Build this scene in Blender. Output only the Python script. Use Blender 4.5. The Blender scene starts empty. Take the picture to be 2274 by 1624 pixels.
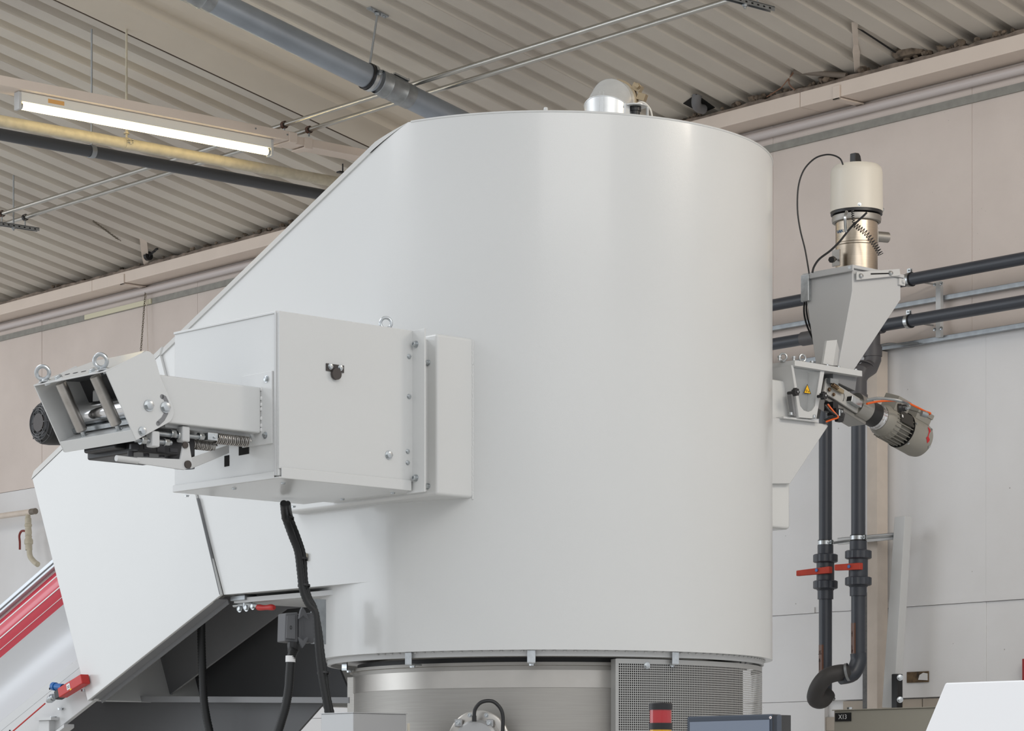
import bpy, bmesh, math, random
from mathutils import Vector, Matrix, Quaternion
random.seed(7)
PI = math.pi
S = bpy.context.scene
COL = S.collection
# ---------------------------------------------------------------- camera, world, lights, exposure
FPX = 6070.0            # focal length in pixels of the 2274 px wide frame
CX, HY = 1137.0, 1760.0 # principal column, horizon row
EYE = 1.7               # camera height
FW = Vector((.6518, .7584, 0)); RT = Vector((.7584, -.6518, 0)); UP = Vector((0, 0, 1))
cam_d = bpy.data.cameras.new('camera'); cam = bpy.data.objects.new('camera', cam_d); COL.objects.link(cam)
cam_d.sensor_width = 36; cam_d.lens = FPX / 2274 * 36
cam_d.shift_y = (HY - 812) / 2274
cam_d.clip_end = 200
cam.matrix_world = Matrix(((RT.x, UP.x, -FW.x, 0), (RT.y, UP.y, -FW.y, 0), (RT.z, UP.z, -FW.z, EYE), (0, 0, 0, 1)))
S.camera = cam
w = bpy.data.worlds.new('hall_daylight'); S.world = w; w.use_nodes = True
bg = w.node_tree.nodes['Background']; bg.inputs[0].default_value = (.93, .96, 1, 1); bg.inputs[1].default_value = .80

def area(name, loc, target, sx, sy, power, color=(1, 1, 1)):
    d = bpy.data.lights.new(name, 'AREA'); d.shape = 'RECTANGLE'; d.size = sx; d.size_y = sy; d.energy = power; d.color = color
    o = bpy.data.objects.new(name, d); COL.objects.link(o); o.location = loc
    o.rotation_euler = (Vector(target) - Vector(loc)).to_track_quat('-Z', 'Y').to_euler()
    return o
area('window_row_daylight', (-3.4, 19.0, 3.6), (6.6, 8.2, 2.4), 7, 4.4, 175, (.86, .93, 1))
area('overhead_fill', (4.0, 11.0, 6.35), (4.6, 11.0, 0), 2.0, 11, 230, (.96, .98, 1))  # unseen overhead light, added to brighten the upward faces and silo front
area('fill_right', (3.2, .5, 6.6), (8.2, 7.6, 2.0), 5, 3, 125, (1, .97, .93))  # unseen fill light, added to even out the right side of the silo
area('wall_fill', (8.0, 4.4, 4.9), (9.6, 7.5, 2.2), 1.5, .3, 30, (1, .90, .76))  # unseen warm fill, added to brighten the wall on the right
area('wall_fill', (7.0, 17.5, 5.1), (9.6, 15.0, 3.0), 1.5, .3, 8, (1, .92, .84))  # unseen warm fill, added to brighten the wall on the left
vs = S.view_settings; vs.view_transform = 'Standard'; vs.look = 'None'; vs.gamma = 1; vs.exposure = 0.09; vs.use_curve_mapping = False
S.cycles.max_bounces = 8

# ---------------------------------------------------------------- frames and pixel rays
class Frame:
    def __init__(s, o, ang):
        s.m = Matrix.Translation(o) @ Matrix.Rotation(ang, 4, 'Z'); s.i = s.m.inverted()
HALL = Frame(Vector((0, 0, EYE)), 0)
cc = RT * .1243 + FW * 10.2
mx = RT * .736 + FW * .677
MACH = Frame(Vector((cc.x, cc.y, EYE)), math.atan2(mx.y, mx.x))
def P(F, px, py, x=None, y=None, z=None, d=None, off=0):
    """point of the ray through a picture position where it meets a plane of the frame (or at a depth)"""
    o = F.i @ Vector((0, 0, EYE)); r = F.i.to_3x3() @ (FW + RT * ((px - CX) / FPX) + UP * ((HY - py) / FPX))
    if x is not None: t = (x - o.x) / r.x
    elif y is not None: t = (y - o.y) / r.y
    elif z is not None: t = (z - o.z) / r.z
    else: t = d
    return o + r * t

# ---------------------------------------------------------------- mesh builder
def V(*a): return Vector(a[0] if len(a) == 1 else a)
def basis(ax):
    ax = V(ax).normalized(); h = V(0, 0, 1) if abs(ax.z) < .9 else V(1, 0, 0)
    a = ax.cross(h).normalized(); return a, ax.cross(a).normalized(), ax
def smooth_path(pts, k=6):
    pts = [V(p) for p in pts]; out = []
    for i in range(len(pts) - 1):
        p0 = pts[max(i-1, 0)]; p1 = pts[i]; p2 = pts[i+1]; p3 = pts[min(i+2, len(pts)-1)]
        for j in range(k):
            t = j / k
            out.append(.5*((2*p1) + (p2-p0)*t + (2*p0-5*p1+4*p2-p3)*t*t + (3*p1-p0-3*p2+p3)*t**3))
    out.append(pts[-1]); return out
class MB:
    def __init__(s): s.v = []; s.f = []
    def add(s, vs, fs):
        b = len(s.v); s.v += [V(v) for v in vs]; s.f += [tuple(b+i for i in f) for f in fs]; return s
    def hexa(s, p):
        return s.add(p, [(0,3,2,1),(4,5,6,7),(0,1,5,4),(1,2,6,5),(2,3,7,6),(3,0,4,7)])
    def box(s, lo, hi):
        a, b, c = lo; d, e, f = hi
        return s.hexa([(a,b,c),(d,b,c),(d,e,c),(a,e,c),(a,b,f),(d,b,f),(d,e,f),(a,e,f)])
    def obox(s, c, ax, ay, az):
        c, ax, ay, az = V(c), V(ax), V(ay), V(az)
        return s.hexa([c-ax-ay-az, c+ax-ay-az, c+ax+ay-az, c-ax+ay-az, c-ax-ay+az, c+ax-ay+az, c+ax+ay+az, c-ax+ay+az])
    def prism(s, pts, vec):
        n = len(pts); pts = [V(p) for p in pts]; vec = V(vec)
        return s.add(pts + [p+vec for p in pts], [tuple(range(n-1, -1, -1)), tuple(range(n, 2*n))] + [(i, (i+1) % n, n+(i+1) % n, n+i) for i in range(n)])
    def cyl(s, p0, p1, r0, r1=None, n=24, caps=True, ph=0):
        r1 = r0 if r1 is None else r1; p0, p1 = V(p0), V(p1); a, b, c = basis(p1-p0)
        vs = [p0+(a*math.cos(2*PI*i/n+ph)+b*math.sin(2*PI*i/n+ph))*r0 for i in range(n)] + [p1+(a*math.cos(2*PI*i/n+ph)+b*math.sin(2*PI*i/n+ph))*r1 for i in range(n)]
        fs = [(i, (i+1) % n, n+(i+1) % n, n+i) for i in range(n)]
        if caps: fs += [tuple(range(n-1, -1, -1)), tuple(range(n, 2*n))]
        return s.add(vs, fs)
    def pipe(s, p0, p1, r, ri, n=24):
        return s.lathe(p0, V(p1)-V(p0), [(ri, 0), (r, 0), (r, (V(p1)-V(p0)).length), (ri, (V(p1)-V(p0)).length)], n, close=True)
    def lathe(s, c, ax, prof, n=32, close=False):
        c = V(c); a, b, k = basis(ax); m = len(prof)
        vs = [c + k*h + (a*math.cos(2*PI*i/n)+b*math.sin(2*PI*i/n))*max(r, 1e-5) for i in range(n) for r, h in prof]
        fs = [(i*m+j, ((i+1) % n)*m+j, ((i+1) % n)*m+j+1, i*m+j+1) for i in range(n) for j in range(m-1)]
        if close: fs += [(i*m+m-1, ((i+1) % n)*m+m-1, ((i+1) % n)*m, i*m) for i in range(n)]
        return s.add(vs, fs)
    def tube(s, pts, r, n=10, closed=False, rf=None):
        pts = [V(p) for p in pts]; N = len(pts); tan = []
        for i in range(N):
            if closed: t = pts[(i+1) % N]-pts[i-1]
            else: t = pts[min(i+1, N-1)]-pts[max(i-1, 0)]
            tan.append(t.normalized())
        a, b, _ = basis(tan[0]); vs = []
        for i in range(N):
            if i: 
                q = tan[i-1].rotation_difference(tan[i]); a = q @ a
            a = (a-tan[i]*a.dot(tan[i])).normalized(); b = tan[i].cross(a); rr = r*(rf(i) if rf else 1)
            vs += [pts[i]+(a*math.cos(2*PI*j/n)+b*math.sin(2*PI*j/n))*rr for j in range(n)]
        L = N if closed else N-1
        fs = [(i*n+j, i*n+(j+1) % n, ((i+1) % N)*n+(j+1) % n, ((i+1) % N)*n+j) for i in range(L) for j in range(n)]
        if not closed: fs += [tuple(range(n-1, -1, -1)), tuple((N-1)*n+j for j in range(n))]
        return s.add(vs, fs)
    def torus(s, c, ax, R, r, n=28, m=10):
        a, b, k = basis(ax); c = V(c)
        return s.tube([c+(a*math.cos(2*PI*i/n)+b*math.sin(2*PI*i/n))*R for i in range(n)], r, m, True)
    def ball(s, c, r, n=16, m=8, sz=1):
        return s.lathe(c, (0, 0, 1), [(r*math.sin(PI*j/m), -r*sz*math.cos(PI*j/m)) for j in range(m+1)], n)
    def bolt(s, p, ax, r, h=None, washer=True):
        p = V(p); k = V(ax).normalized(); h = h or r*.75
        if washer: s.cyl(p, p+k*r*.22, r*1.45, n=20)
        s.cyl(p+k*r*.2, p+k*(r*.2+h*.92), r*1.16, n=6); s.cyl(p+k*(r*.2+h*.92), p+k*(r*.2+h), r*1.16, r*.98, n=6)
        return s
    def cap_screw(s, p, ax, r):
        p = V(p); k = V(ax).normalized(); s.cyl(p, p+k*r*.3, r*1.35, n=20)
        return s.lathe(p+k*r*.3, k, [(r, 0), (r, r*1.1), (r*.85, r*1.25), (r*.5, r*1.25), (r*.5, r*.7), (0, r*.7)], 18)
    def spring(s, p0, p1, R, r, turns, n=10):
        p0, p1 = V(p0), V(p1); a, b, k = basis(p1-p0); L = (p1-p0).length; N = int(turns*n)
        return s.tube([p0+k*L*i/N+(a*math.cos(2*PI*i/n)+b*math.sin(2*PI*i/n))*R for i in range(N+1)], r, 6)
    def eye(s, p, up, face, R, r):
        """lifting eye: ring standing on a collar; face = ring axis"""
        p, up = V(p), V(up).normalized(); s.lathe(p, up, [(0,0),(R*.95, 0), (R*.95, r*.5), (R*.5, r*1.3)], 20)
        a = V(face).normalized(); c = p+up*(R+r*1.2); b = up.cross(a)
        return s.tube([c+(up*math.cos(2*PI*i/28)+b*math.sin(2*PI*i/28))*R for i in range(28)], r, 10, True)

def mesh_from(name, mb, base, smooth=True, angle=35):
    me = bpy.data.meshes.new(name); b = V(base)
    me.from_pydata([v-b for v in mb.v], [], mb.f); me.validate()
    bm = bmesh.new(); bm.from_mesh(me); bmesh.ops.recalc_face_normals(bm, faces=bm.faces); bm.to_mesh(me); bm.free()
    if smooth:
        me.shade_smooth(); me.set_sharp_from_angle(angle=math.radians(angle))
    return me
def tag(o, label=None, cat=None, group=None, kind=None):
    if label: o['label'] = label
    if cat: o['category'] = cat
    if group: o['group'] = group
    if kind: o['kind'] = kind
def bev(o, wd, seg=2):
    if wd:
        m = o.modifiers.new('edge_rounding', 'BEVEL'); m.width = wd; m.segments = seg; m.limit_method = 'ANGLE'; m.angle_limit = math.radians(40); m.harden_normals = True
def T(name, label, cat, F, base, group=None, kind=None):
    o = bpy.data.objects.new(name, None); COL.objects.link(o); o.empty_display_size = .05
    o.matrix_world = F.m @ Matrix.Translation(V(base)); o['_b'] = tuple(base)
    ROOT[o.name] = V(base); del o['_b']
    tag(o, label, cat, group, kind); return o
ROOT = {}
def part(root, name, mb, mat, label=None, bevel=0, kind=None, angle=35, smooth=True):
    b = ROOT[root.name]; o = bpy.data.objects.new(name, mesh_from(name, mb, b, smooth, angle)); COL.objects.link(o)
    o.parent = root; o.data.materials.append(mat); ROOT[o.name] = b; bev(o, bevel); tag(o, label, kind=kind); return o
def solo(name, label, cat, F, base, mb, mat, group=None, kind=None, bevel=0, angle=35):
    o = bpy.data.objects.new(name, mesh_from(name, mb, base, True, angle)); COL.objects.link(o)
    o.matrix_world = F.m @ Matrix.Translation(V(base)); o.data.materials.append(mat); ROOT[o.name] = V(base); bev(o, bevel)
    tag(o, label, cat, group, kind); return o
def text(root, name, s, F, pos, xd, yd, size, mat):
    c = bpy.data.curves.new(name, 'FONT'); c.body = s; c.size = size; c.extrude = .0004; c.align_x = 'CENTER'; c.align_y = 'CENTER'
    o = bpy.data.objects.new(name, c); COL.objects.link(o); c.materials.append(mat); o.parent = root
    xd = V(xd).normalized(); zd = xd.cross(V(yd)).normalized(); yd = zd.cross(xd); p = V(pos)-ROOT[root.name]
    bpy.context.view_layer.update(); me = bpy.data.meshes.new_from_object(o.evaluated_get(bpy.context.evaluated_depsgraph_get()))
    bpy.data.objects.remove(o); bpy.data.curves.remove(c)
    o = bpy.data.objects.new(name, me); COL.objects.link(o); o.parent = root
    o.matrix_local = Matrix(((xd.x, yd.x, zd.x, p.x), (xd.y, yd.y, zd.y, p.y), (xd.z, yd.z, zd.z, p.z), (0, 0, 0, 1)))
    return o

# ---------------------------------------------------------------- materials
def lin(c): return tuple(((x/255)/12.92 if x/255 <= .04045 else ((x/255+.055)/1.055)**2.4) for x in c) + (1,)
def M(name, rgb, rough=.5, metal=0, bump=0, bscale=200, vary=0, vscale=3, rgb2=None, spec=.5, stretch=None, coat=0, emit=0, trans=0, alpha=1, dots=None):
    m = bpy.data.materials.new(name); m.use_nodes = True; nt = m.node_tree; b = nt.nodes['Principled BSDF']; L = nt.links
    b.inputs['Base Color'].default_value = lin(rgb); b.inputs['Roughness'].default_value = rough; b.inputs['Metallic'].default_value = metal
    b.inputs['Specular IOR Level'].default_value = spec; b.inputs['Coat Weight'].default_value = coat; b.inputs['Coat Roughness'].default_value = .12
    tc = nt.nodes.new('ShaderNodeTexCoord'); src = tc.outputs['Object']
    if stretch:
        mp = nt.nodes.new('ShaderNodeMapping'); mp.inputs['Scale'].default_value = stretch; L.new(src, mp.inputs[0]); src = mp.outputs[0]
    if vary:
        n = nt.nodes.new('ShaderNodeTexNoise'); n.inputs['Scale'].default_value = vscale; n.inputs['Detail'].default_value = 5; L.new(src, n.inputs['Vector'])
        cr = nt.nodes.new('ShaderNodeValToRGB'); cr.color_ramp.elements[0].position = .35; cr.color_ramp.elements[1].position = .7
        a = lin(rgb); c2 = lin(rgb2) if rgb2 else tuple(x*(1-vary) for x in a[:3]) + (1,)
        cr.color_ramp.elements[0].color = a; cr.color_ramp.elements[1].color = c2; L.new(n.outputs[0], cr.inputs[0]); out = cr.outputs[0]
        if dots:
            vo = nt.nodes.new('ShaderNodeTexVoronoi'); vo.inputs['Scale'].default_value = dots; L.new(tc.outputs['Object'], vo.inputs['Vector'])
            lt = nt.nodes.new('ShaderNodeMath'); lt.operation = 'LESS_THAN'; lt.inputs[1].default_value = .034; L.new(vo.outputs['Distance'], lt.inputs[0])
            mm = nt.nodes.new('ShaderNodeMath'); mm.operation = 'MULTIPLY'; mm.inputs[1].default_value = .45; L.new(lt.outputs[0], mm.inputs[0])
            mi = nt.nodes.new('ShaderNodeMixRGB'); mi.inputs[2].default_value = (.12, .1, .08, 1); L.new(mm.outputs[0], mi.inputs[0]); L.new(out, mi.inputs[1]); out = mi.outputs[0]
        L.new(out, b.inputs['Base Color'])
    if bump:
        n2 = nt.nodes.new('ShaderNodeTexNoise'); n2.inputs['Scale'].default_value = bscale; n2.inputs['Detail'].default_value = 2; L.new(src, n2.inputs['Vector'])
        bp = nt.nodes.new('ShaderNodeBump'); bp.inputs['Strength'].default_value = bump; bp.inputs['Distance'].default_value = .002; L.new(n2.outputs[0], bp.inputs['Height']); L.new(bp.outputs[0], b.inputs['Normal'])
    if emit:
        b.inputs['Emission Color'].default_value = lin(rgb); b.inputs['Emission Strength'].default_value = emit
    if trans: b.inputs['Transmission Weight'].default_value = trans
    if alpha < 1: b.inputs['Alpha'].default_value = alpha
    return m
white = M('white_powder_coat', (207, 208, 207), .30, bump=.12, bscale=420, vary=.03, vscale=1.5, coat=.3)
white2 = M('light_grey_paint', (198, 199, 199), .45, bump=.08, bscale=400)
inner = M('grey_paint_and_shade', (128, 129, 131), .55, vary=.06)  # grey parts, also white parts below the hood with shade painted in
dinner = M('shaded_panel_dark', (84, 85, 87), .6, vary=.06)  # shade painted into plates below the hood and inside the roller head
steel = M('brushed_stainless', (166, 163, 158), .5, 1, bump=.05, bscale=60, stretch=(1, 1, 40), vary=.08, vscale=6)
steel_band = M('bright_stainless_band', (186, 182, 176), .36, 1, vary=.08, vscale=10)
chrome = M('polished_steel', (215, 215, 216), .12, 1)
zinc = M('zinc_plated', (200, 204, 206), .3, 1, vary=.2, vscale=60)
galv = M('galvanised_steel', (165, 169, 172), .42, .85, vary=.22, vscale=25)
galv_d = M('galvanised_duct', (162, 170, 180), .38, .7, vary=.15, vscale=5)
conduit_m = M('galvanised_conduit', (188, 186, 180), .28, .95, vary=.12, vscale=9)
iron = M('raw_steel_roller', (188, 184, 179), .33, .9, vary=.3, vscale=18)
black = M('black_plastic', (26, 26, 28), .42)
rubber = M('black_hose', (24, 25, 26), .5)
rubber_g = M('dusty_rubber', (62, 60, 60), .6, vary=.25, vscale=12)
dgrey = M('dark_pvc', (58, 62, 70), .38, vary=.12, vscale=6)
dgrey2 = M('grey_pvc_fitting', (84, 82, 84), .5, vary=.12, vscale=10)
red = M('red_plastic', (186, 38, 34), .4)
red_l = M('red_lens', (170, 16, 26), .2, coat=.6)
yel_l = M('yellow_lens', (232, 170, 14), .25, coat=.5)
orange = M('orange_cable', (222, 92, 22), .45)
handle_red = M('red_valve_lever', (184, 62, 44), .5, vary=.2, vscale=20)
blue = M('blue_plastic', (22, 92, 160), .35)
roofm = M('painted_roof_sheet', (208, 202, 191), .55, vary=1, vscale=.9, rgb2=(186, 178, 169), bump=.05, bscale=120)
roofb = M('roof_flashing', (212, 202, 186), .55, vary=.05)
wall_b = M('beige_wall_board', (218, 207, 200), .85, vary=1, vscale=2.2, rgb2=(209, 198, 191), bump=.25, bscale=260, dots=22)
wall_w = M('white_wall_board', (226, 226, 227), .75, vary=1, vscale=1.6, rgb2=(218, 217, 217), bump=.15, bscale=200, dots=9)
brickm = M('painted_brick', (176, 166, 154), .8, vary=.15, bump=.4, bscale=60)
trunk_m = M('cream_trunking', (226, 212, 200), .45, vary=.05, vscale=5)
cream = M('cream_pipe_paint', (194, 186, 166), .45, vary=.18, vscale=30, bump=.1)
creampost = M('cream_post', (214, 202, 190), .6, vary=.08, vscale=14)
dirt = M('dusty_rubble', (120, 106, 92), .95, vary=1, vscale=30, rgb2=(66, 58, 50), bump=.8, bscale=90)
mortar = M('mortar_edge', (150, 136, 124), .95, vary=1, vscale=14, rgb2=(100, 90, 82), bump=.9, bscale=120)
holem = M('dark_void', (14, 13, 12), .9)
motor_p = M('grey_beige_motor_paint', (138, 135, 127), .45, vary=.06, vscale=10)
motor_d = M('motor_nameplate', (48, 46, 42), .5)
loaderw = M('loader_head_enamel', (214, 208, 196), .4, bump=.1, bscale=300)
cab_m = M('pebble_grey_cabinet', (164, 160, 148), .5)
floor_m = M('floor_concrete', (208, 205, 200), .6, vary=.1)
clear = M('clear_cover', (225, 230, 232), .10, alpha=.16)
lamp_m = M('lit_fluorescent_tube', (255, 232, 170), .5, emit=7)
tape = M('brown_tape', (96, 62, 44), .3)
paper = M('paper_label', (225, 225, 225), .7)
paper_o = M('orange_sticker', (230, 176, 106), .7)
inkm = M('black_ink', (20, 20, 20), .6)
bluei = M('blue_print', (40, 96, 140), .5)
arrow_m = M('red_print', (176, 24, 30), .5)
yellow_s = M('warning_yellow', (242, 186, 18), .5)
alu = M('aluminium_profile', (196, 200, 204), .32, .6)
redband = M('red_gloss_stripe', (200, 36, 62), .22, coat=.6, vary=.08)
screen_m = M('monitor_screen', (120, 130, 146), .15)
bezel = M('monitor_bezel', (62, 70, 82), .4)
silverpaint = M('satin_grey_box', (168, 168, 168), .38, .55, bump=.05)
rust = M('brown_clamp', (84, 56, 44), .6)
fire = M('red_sign', (150, 20, 24), .5)
chain_m = M('tarnished_chain', (120, 112, 98), .5, .6)

# ================================================================= STRUCTURE
XW = 9.78
solo('floor', 'light grey concrete hall floor', None, HALL, (0, 0, -EYE), MB().box((-16, -12, -EYE-.1), (12.5, 26, -EYE)), floor_m, kind='structure')
# back wall: boards as separate panels
wall = T('wall_back', 'pale board-clad hall wall behind the machine', None, HALL, (XW, 8, -EYE), kind='structure')
part(wall, 'wall_core', MB().box((XW+.03, 2, -EYE), (XW+.3, 24, 3.36)), wall_w)
def panels(z0, z1, y0, step, mat, nm, ya=3.5, yb=22.5, dx=0):
    k = math.ceil((ya-y0)/step) if ya > 8 else math.floor((ya-y0)/step)
    y = y0+k*step
    while y < yb:
        j = random.uniform(-.0015, .0015)
        part(wall, nm, MB().box((XW+dx+j, y+.0004, z0+.001), (XW+.03, y+step-.0004, z1-.001)), mat, bevel=.0003)
        y += step
panels(2.1, 3.36, 8.14, .63, wall_b, 'wall_panel')
panels(.872, 2.1, 8.06, 1.25, wall_w, 'wall_panel', dx=.004)
panels(.443, .8715, 8.06, 1.25, wall_w, 'wall_panel', dx=.004)
panels(-EYE, .443, 9.06, 1.25, wall_w, 'wall_panel', ya=9.0, dx=.004)
for i in range(2):
    part(wall, 'cover_strip', MB().box((XW-.004, 3.5 if i else 9.12, .872), (XW+.004, 8.98 if i else 22, .90)), wall_w)
def bricks():
    for r in range(3):
        z = .443-.0-(r+1)*.075
        for k in range(-8, 7):
            y = 7.2+k*.25+(r % 2)*.125
            yield y, z
for y, z in bricks():
    part(wall, 'brick', MB().box((XW+.012+random.uniform(-.003, .003), y+.004, z+.004), (XW+.03, y+.246, z+.071)), brickm, bevel=.003)

# ceiling: corrugated roof sheets falling towards the wall
TP = .217
def zc(X): return 3.42+TP*(9.6-X)
ceil = T('ceiling', 'corrugated beige-painted metal roof sheets sloping down to the wall', None, HALL, (7, 10, zc(7)), kind='structure')
def rib_profile(y0, n):
    pr = []; dd = .046 if y0 > 11 else .032
    for k in range(n):
        y = y0+k*.2
        pr += [(y, 0), (y+.108, 0), (y+.124, dd), (y+.184, dd)]
    pr.append((y0+n*.2, 0)); return pr
def sheet(y0, n, lift=0):
    pr = rib_profile(y0, n); xs = [5.1, 7.2+lift*0, 9.84]; mb = MB(); m = len(pr)
    for th in (0, .0015):
        for x in xs:
            for (y, h) in pr: mb.v.append(V(x, y, zc(x)+h+th+lift))
    for r in range(2):
        for i in range(m-1):
            a = r*m+i; mb.f.append((a, a+1, a+m+1, a+m))
            a += 3*m; mb.f.append((a+m, a+m+1, a+1, a))
    part(ceil, 'roof_sheet', mb, roofm, smooth=False)
y = 11.80
while y < 21.5: sheet(y, 5, .0008*((int(y*1.0)) % 2)); y += 1.0
y = 11.08-1.0
while y > 4.0: sheet(y, 5, .0008*((int(y*1.0)) % 2)); y -= 1.0
# flat flashing with a folded step between the two roof fields
fl = MB(); pr = [(11.80, .003), (11.79, -.012), (11.48, -.012), (11.46, .028), (11.33, .020), (11.31, .0), (11.08, -.002)]
for x in (5.1, 9.84):
    for (yy, h) in pr: fl.v.append(V(x, yy, zc(x)+h))
fl.f += [(i, i+1, 7+i+1, 7+i) for i in range(6)]
part(ceil, 'ridge_flashing', fl, roofb, smooth=False)
part(ceil, 'lap_joint', MB().hexa([(5.1, 11.795, zc(5.1)-.013), (9.84, 11.795, zc(9.84)-.013), (9.84, 11.803, zc(9.84)-.013), (5.1, 11.803, zc(5.1)-.013), (5.1, 11.795, zc(5.1)+.004), (9.84, 11.795, zc(9.84)+.004), (9.84, 11.803, zc(9.84)+.004), (5.1, 11.803, zc(5.1)+.004)]), M('dark_joint', (84, 70, 58), .8))
# ledge above the trunking with crumbs of mortar
lg = MB(); N = 260; rows = []
for i in range(N+1):
    y = 6.2+i*(20.5-6.2)/N
    h = 3.385+random.uniform(-.006, .02)+.012*math.sin(i*.7)*random.random()
    rows.append([V(9.60, y, 3.36), V(9.605, y, 3.372+random.uniform(0, .012)), V(9.68, y, h), V(9.80, y, h+.03+random.uniform(-.01, .02)), V(9.9, y, 3.50)])
for r in rows: lg.v += r
for i in range(N):
    for j in range(4):
        a = i*5+j; lg.f.append((a, a+5, a+6, a+1))
solo('mortar_rubble', 'dusty crumbled mortar along the ledge above the cream trunking', 'rubble', HALL, (9.7, 10, 3.36), lg, mortar, kind='stuff', angle=60)
rb = MB()
for i in range(240):
    y = random.choice([random.uniform(7.6, 9.9), random.uniform(7.6, 16)]); r = random.uniform(.006, .022); x = random.uniform(9.60, 9.72)
    n = 6; mb_ = []
    c = V(x, y, 3.385+r*.5)
    rb.lathe(c, (random.uniform(-.5, .5), random.uniform(-.5, .5), 1), [(0, -r), (r*random.uniform(.7, 1.3), -r*.4), (r*random.uniform(.6, 1.3), r*.4), (0, r*.8)], 6)
solo('stone_chips', 'small grey stone chips lying on the ledge under the roof sheets', 'rubble', HALL, (9.65, 10, 3.38), rb, dirt, kind='stuff', angle=20)
p = P(HALL, 2023, 116, x=9.64)
st = MB(); st.lathe(p, (0, 0, 1), [(0, -.03), (.055, -.026), (.07, 0), (.045, .026), (0, .034)], 9)
for v in st.v: v.y = p.y+(v.y-p.y)*1.5; v.x += random.uniform(-.006, .006)
solo('mortar_lump', 'large brown mortar lump lying on the trunking ledge right of the steel hanger', 'stone', HALL, (p.x, p.y, p.z-.03), st, dirt, angle=20)

# ================================================================= HALL SERVICES
def at(px, py, **k): return P(HALL, px, py, **k)
def zhit(px, py):  # point on the roof underside
    o = at(px, py, d=1); t = (3.42+TP*9.6)/(o.z+TP*o.x); return o*t
# trunking along the wall
tr = T('cable_trunking', 'long cream cable trunking running along the top of the back wall', 'cable trunking', HALL, (9.6, 10, 3.293))
ys = [5.0, 9.05, 13.1, 15.4, 21]
for a, b in zip(ys[:-1], ys[1:]):
    part(tr, 'trunking_length', MB().box((9.6, a+.0015, 3.29), (9.765, b-.0015, 3.362)), trunk_m, bevel=.003)
for px, py in ((1858, 205), (272, 628)):
    q = at(px, py, x=9.597)
    c = MB().box((9.592, q.y-.022, 3.278), (9.6, q.y+.022, 3.345)).box((9.592, q.y-.022, 3.278), (9.765, q.y+.022, 3.287))
    part(tr, 'clip_bracket', c, trunk_m, bevel=.002)
# white service pipe below it
solo('wall_conduit', 'slim white service pipe running under the cream wall trunking', 'pipe', HALL, (9.75, 10, 3.25),
     MB().cyl((9.752, 5, 3.252), (9.752, 21, 3.252), .022, n=16), M('white_pipe_paint', (198, 190, 188), .35))
solo('wall_angle_strip', 'grey angle strip fixed along the wall just under the white service pipe', 'strip', HALL, (9.77, 10, 3.17),
     MB().box((9.768, 5, 3.163), (9.78, 21, 3.20)), M('grey_strip', (150, 149, 143), .7, vary=.2, vscale=20))
q1 = at(188, 692, x=9.76); q2 = at(335, 655, x=9.76)
solo('light_strip', 'short pale yellow strip fixed to the wall above the eye bolts', 'strip', HALL, q1, MB().box((9.758, q2.y, 3.165), (9.7678, q1.y, 3.196)), M('pale_yellow_strip', (212, 208, 182), .5))
# flat steel hangers between roof and trunking
for k, (px, pt, pb) in enumerate(((1898, 52, 160), (317, 527, 592))):
    a = at(px, pb, x=9.66); zt = zc(9.66)+.02; z0 = 3.362
    mb = MB(); wy = .022
    for z_a, z_b, w0, w1 in ((z0, z0+.05, .026, .024), (z0+.05, z0+.085, .024, .034), (z0+.085, zt, .034, .034)):
        if z_b <= z_a: continue
        mb.hexa([(9.655, a.y-w0, z_a), (9.675, a.y-w0, z_a), (9.675, a.y+w0, z_a), (9.655, a.y+w0, z_a), (9.655, a.y-w1, z_b), (9.675, a.y-w1, z_b), (9.675, a.y+w1, z_b), (9.655, a.y+w1, z_b)])
    mb = MB(); tp = zhit(px, pt)+V(0, 0, .006); a = at(px+6 if k == 0 else px+8, pb, x=9.63)
    L = [(0, .013), (.22, .014), (.42, .017), (.55, .012), (1, .0145)] if k == 0 else [(0, .014), (.35, .022), (1, .022)]
    def pt3(t): return a.lerp(tp, t)
    for (t0, w0), (t1, w1) in zip(L[:-1], L[1:]):
        p0, p1 = pt3(t0), pt3(t1)
        mb.hexa([p0-RT*w0, p0-RT*w0+FW*.008, p0+RT*w0+FW*.008, p0+RT*w0, p1-RT*w1, p1-RT*w1+FW*.008, p1+RT*w1+FW*.008, p1+RT*w1])
    solo('flat_hanger', ('cream flat steel hanger above the wall trunking, right of the silo' if k == 0 else 'cream flat steel hanger above the wall trunking, beside the pulley at the left'), 'hanger', HALL, (9.63, a.y, 3.36), mb, creampost, bevel=.002)
# gap in the roof sheet and pipe stub
a = at(1555, 230, x=9.62)
hb = MB().prism([zhit(*q_)-V(0, 0, .003) for q_ in ((1517, 229), (1546, 208), (1588, 238), (1560, 250), (1545, 244))], (0, 0, .002))
solo('roof_opening', 'dark ragged opening in the roof sheet just behind the silo rim', 'opening', HALL, (9.5, a.y, zc(9.5)), hb, holem)
solo('pipe_stub', 'grey plastic pipe elbow poking through the dark roof opening', 'pipe', HALL, (9.55, a.y, 3.4),
     MB().tube(smooth_path([at(1548, 212, x=9.50), at(1546, 226, x=9.50), at(1549, 238, x=9.53), at(1562, 243, x=9.58)], 5), .024, 14), M('grey_stub', (108, 108, 110), .6))
a = at(1900, 60, y=at(1898, 100, x=9.5).y-.02)
hs = MB(); q0 = at(1905, 66, x=9.42); q3 = at(1993, 116, x=9.62)
hs.prism([zhit(*q_)-V(0, 0, .003) for q_ in ((1904, 62), (1916, 66), (1999, 120), (1988, 117))], (0, 0, .002))
solo('roof_slot', 'narrow dark slot in the roof sheet beside the right flat hanger', 'opening', HALL, (9.5, q0.y, zc(9.5)), hs, holem)
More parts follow.
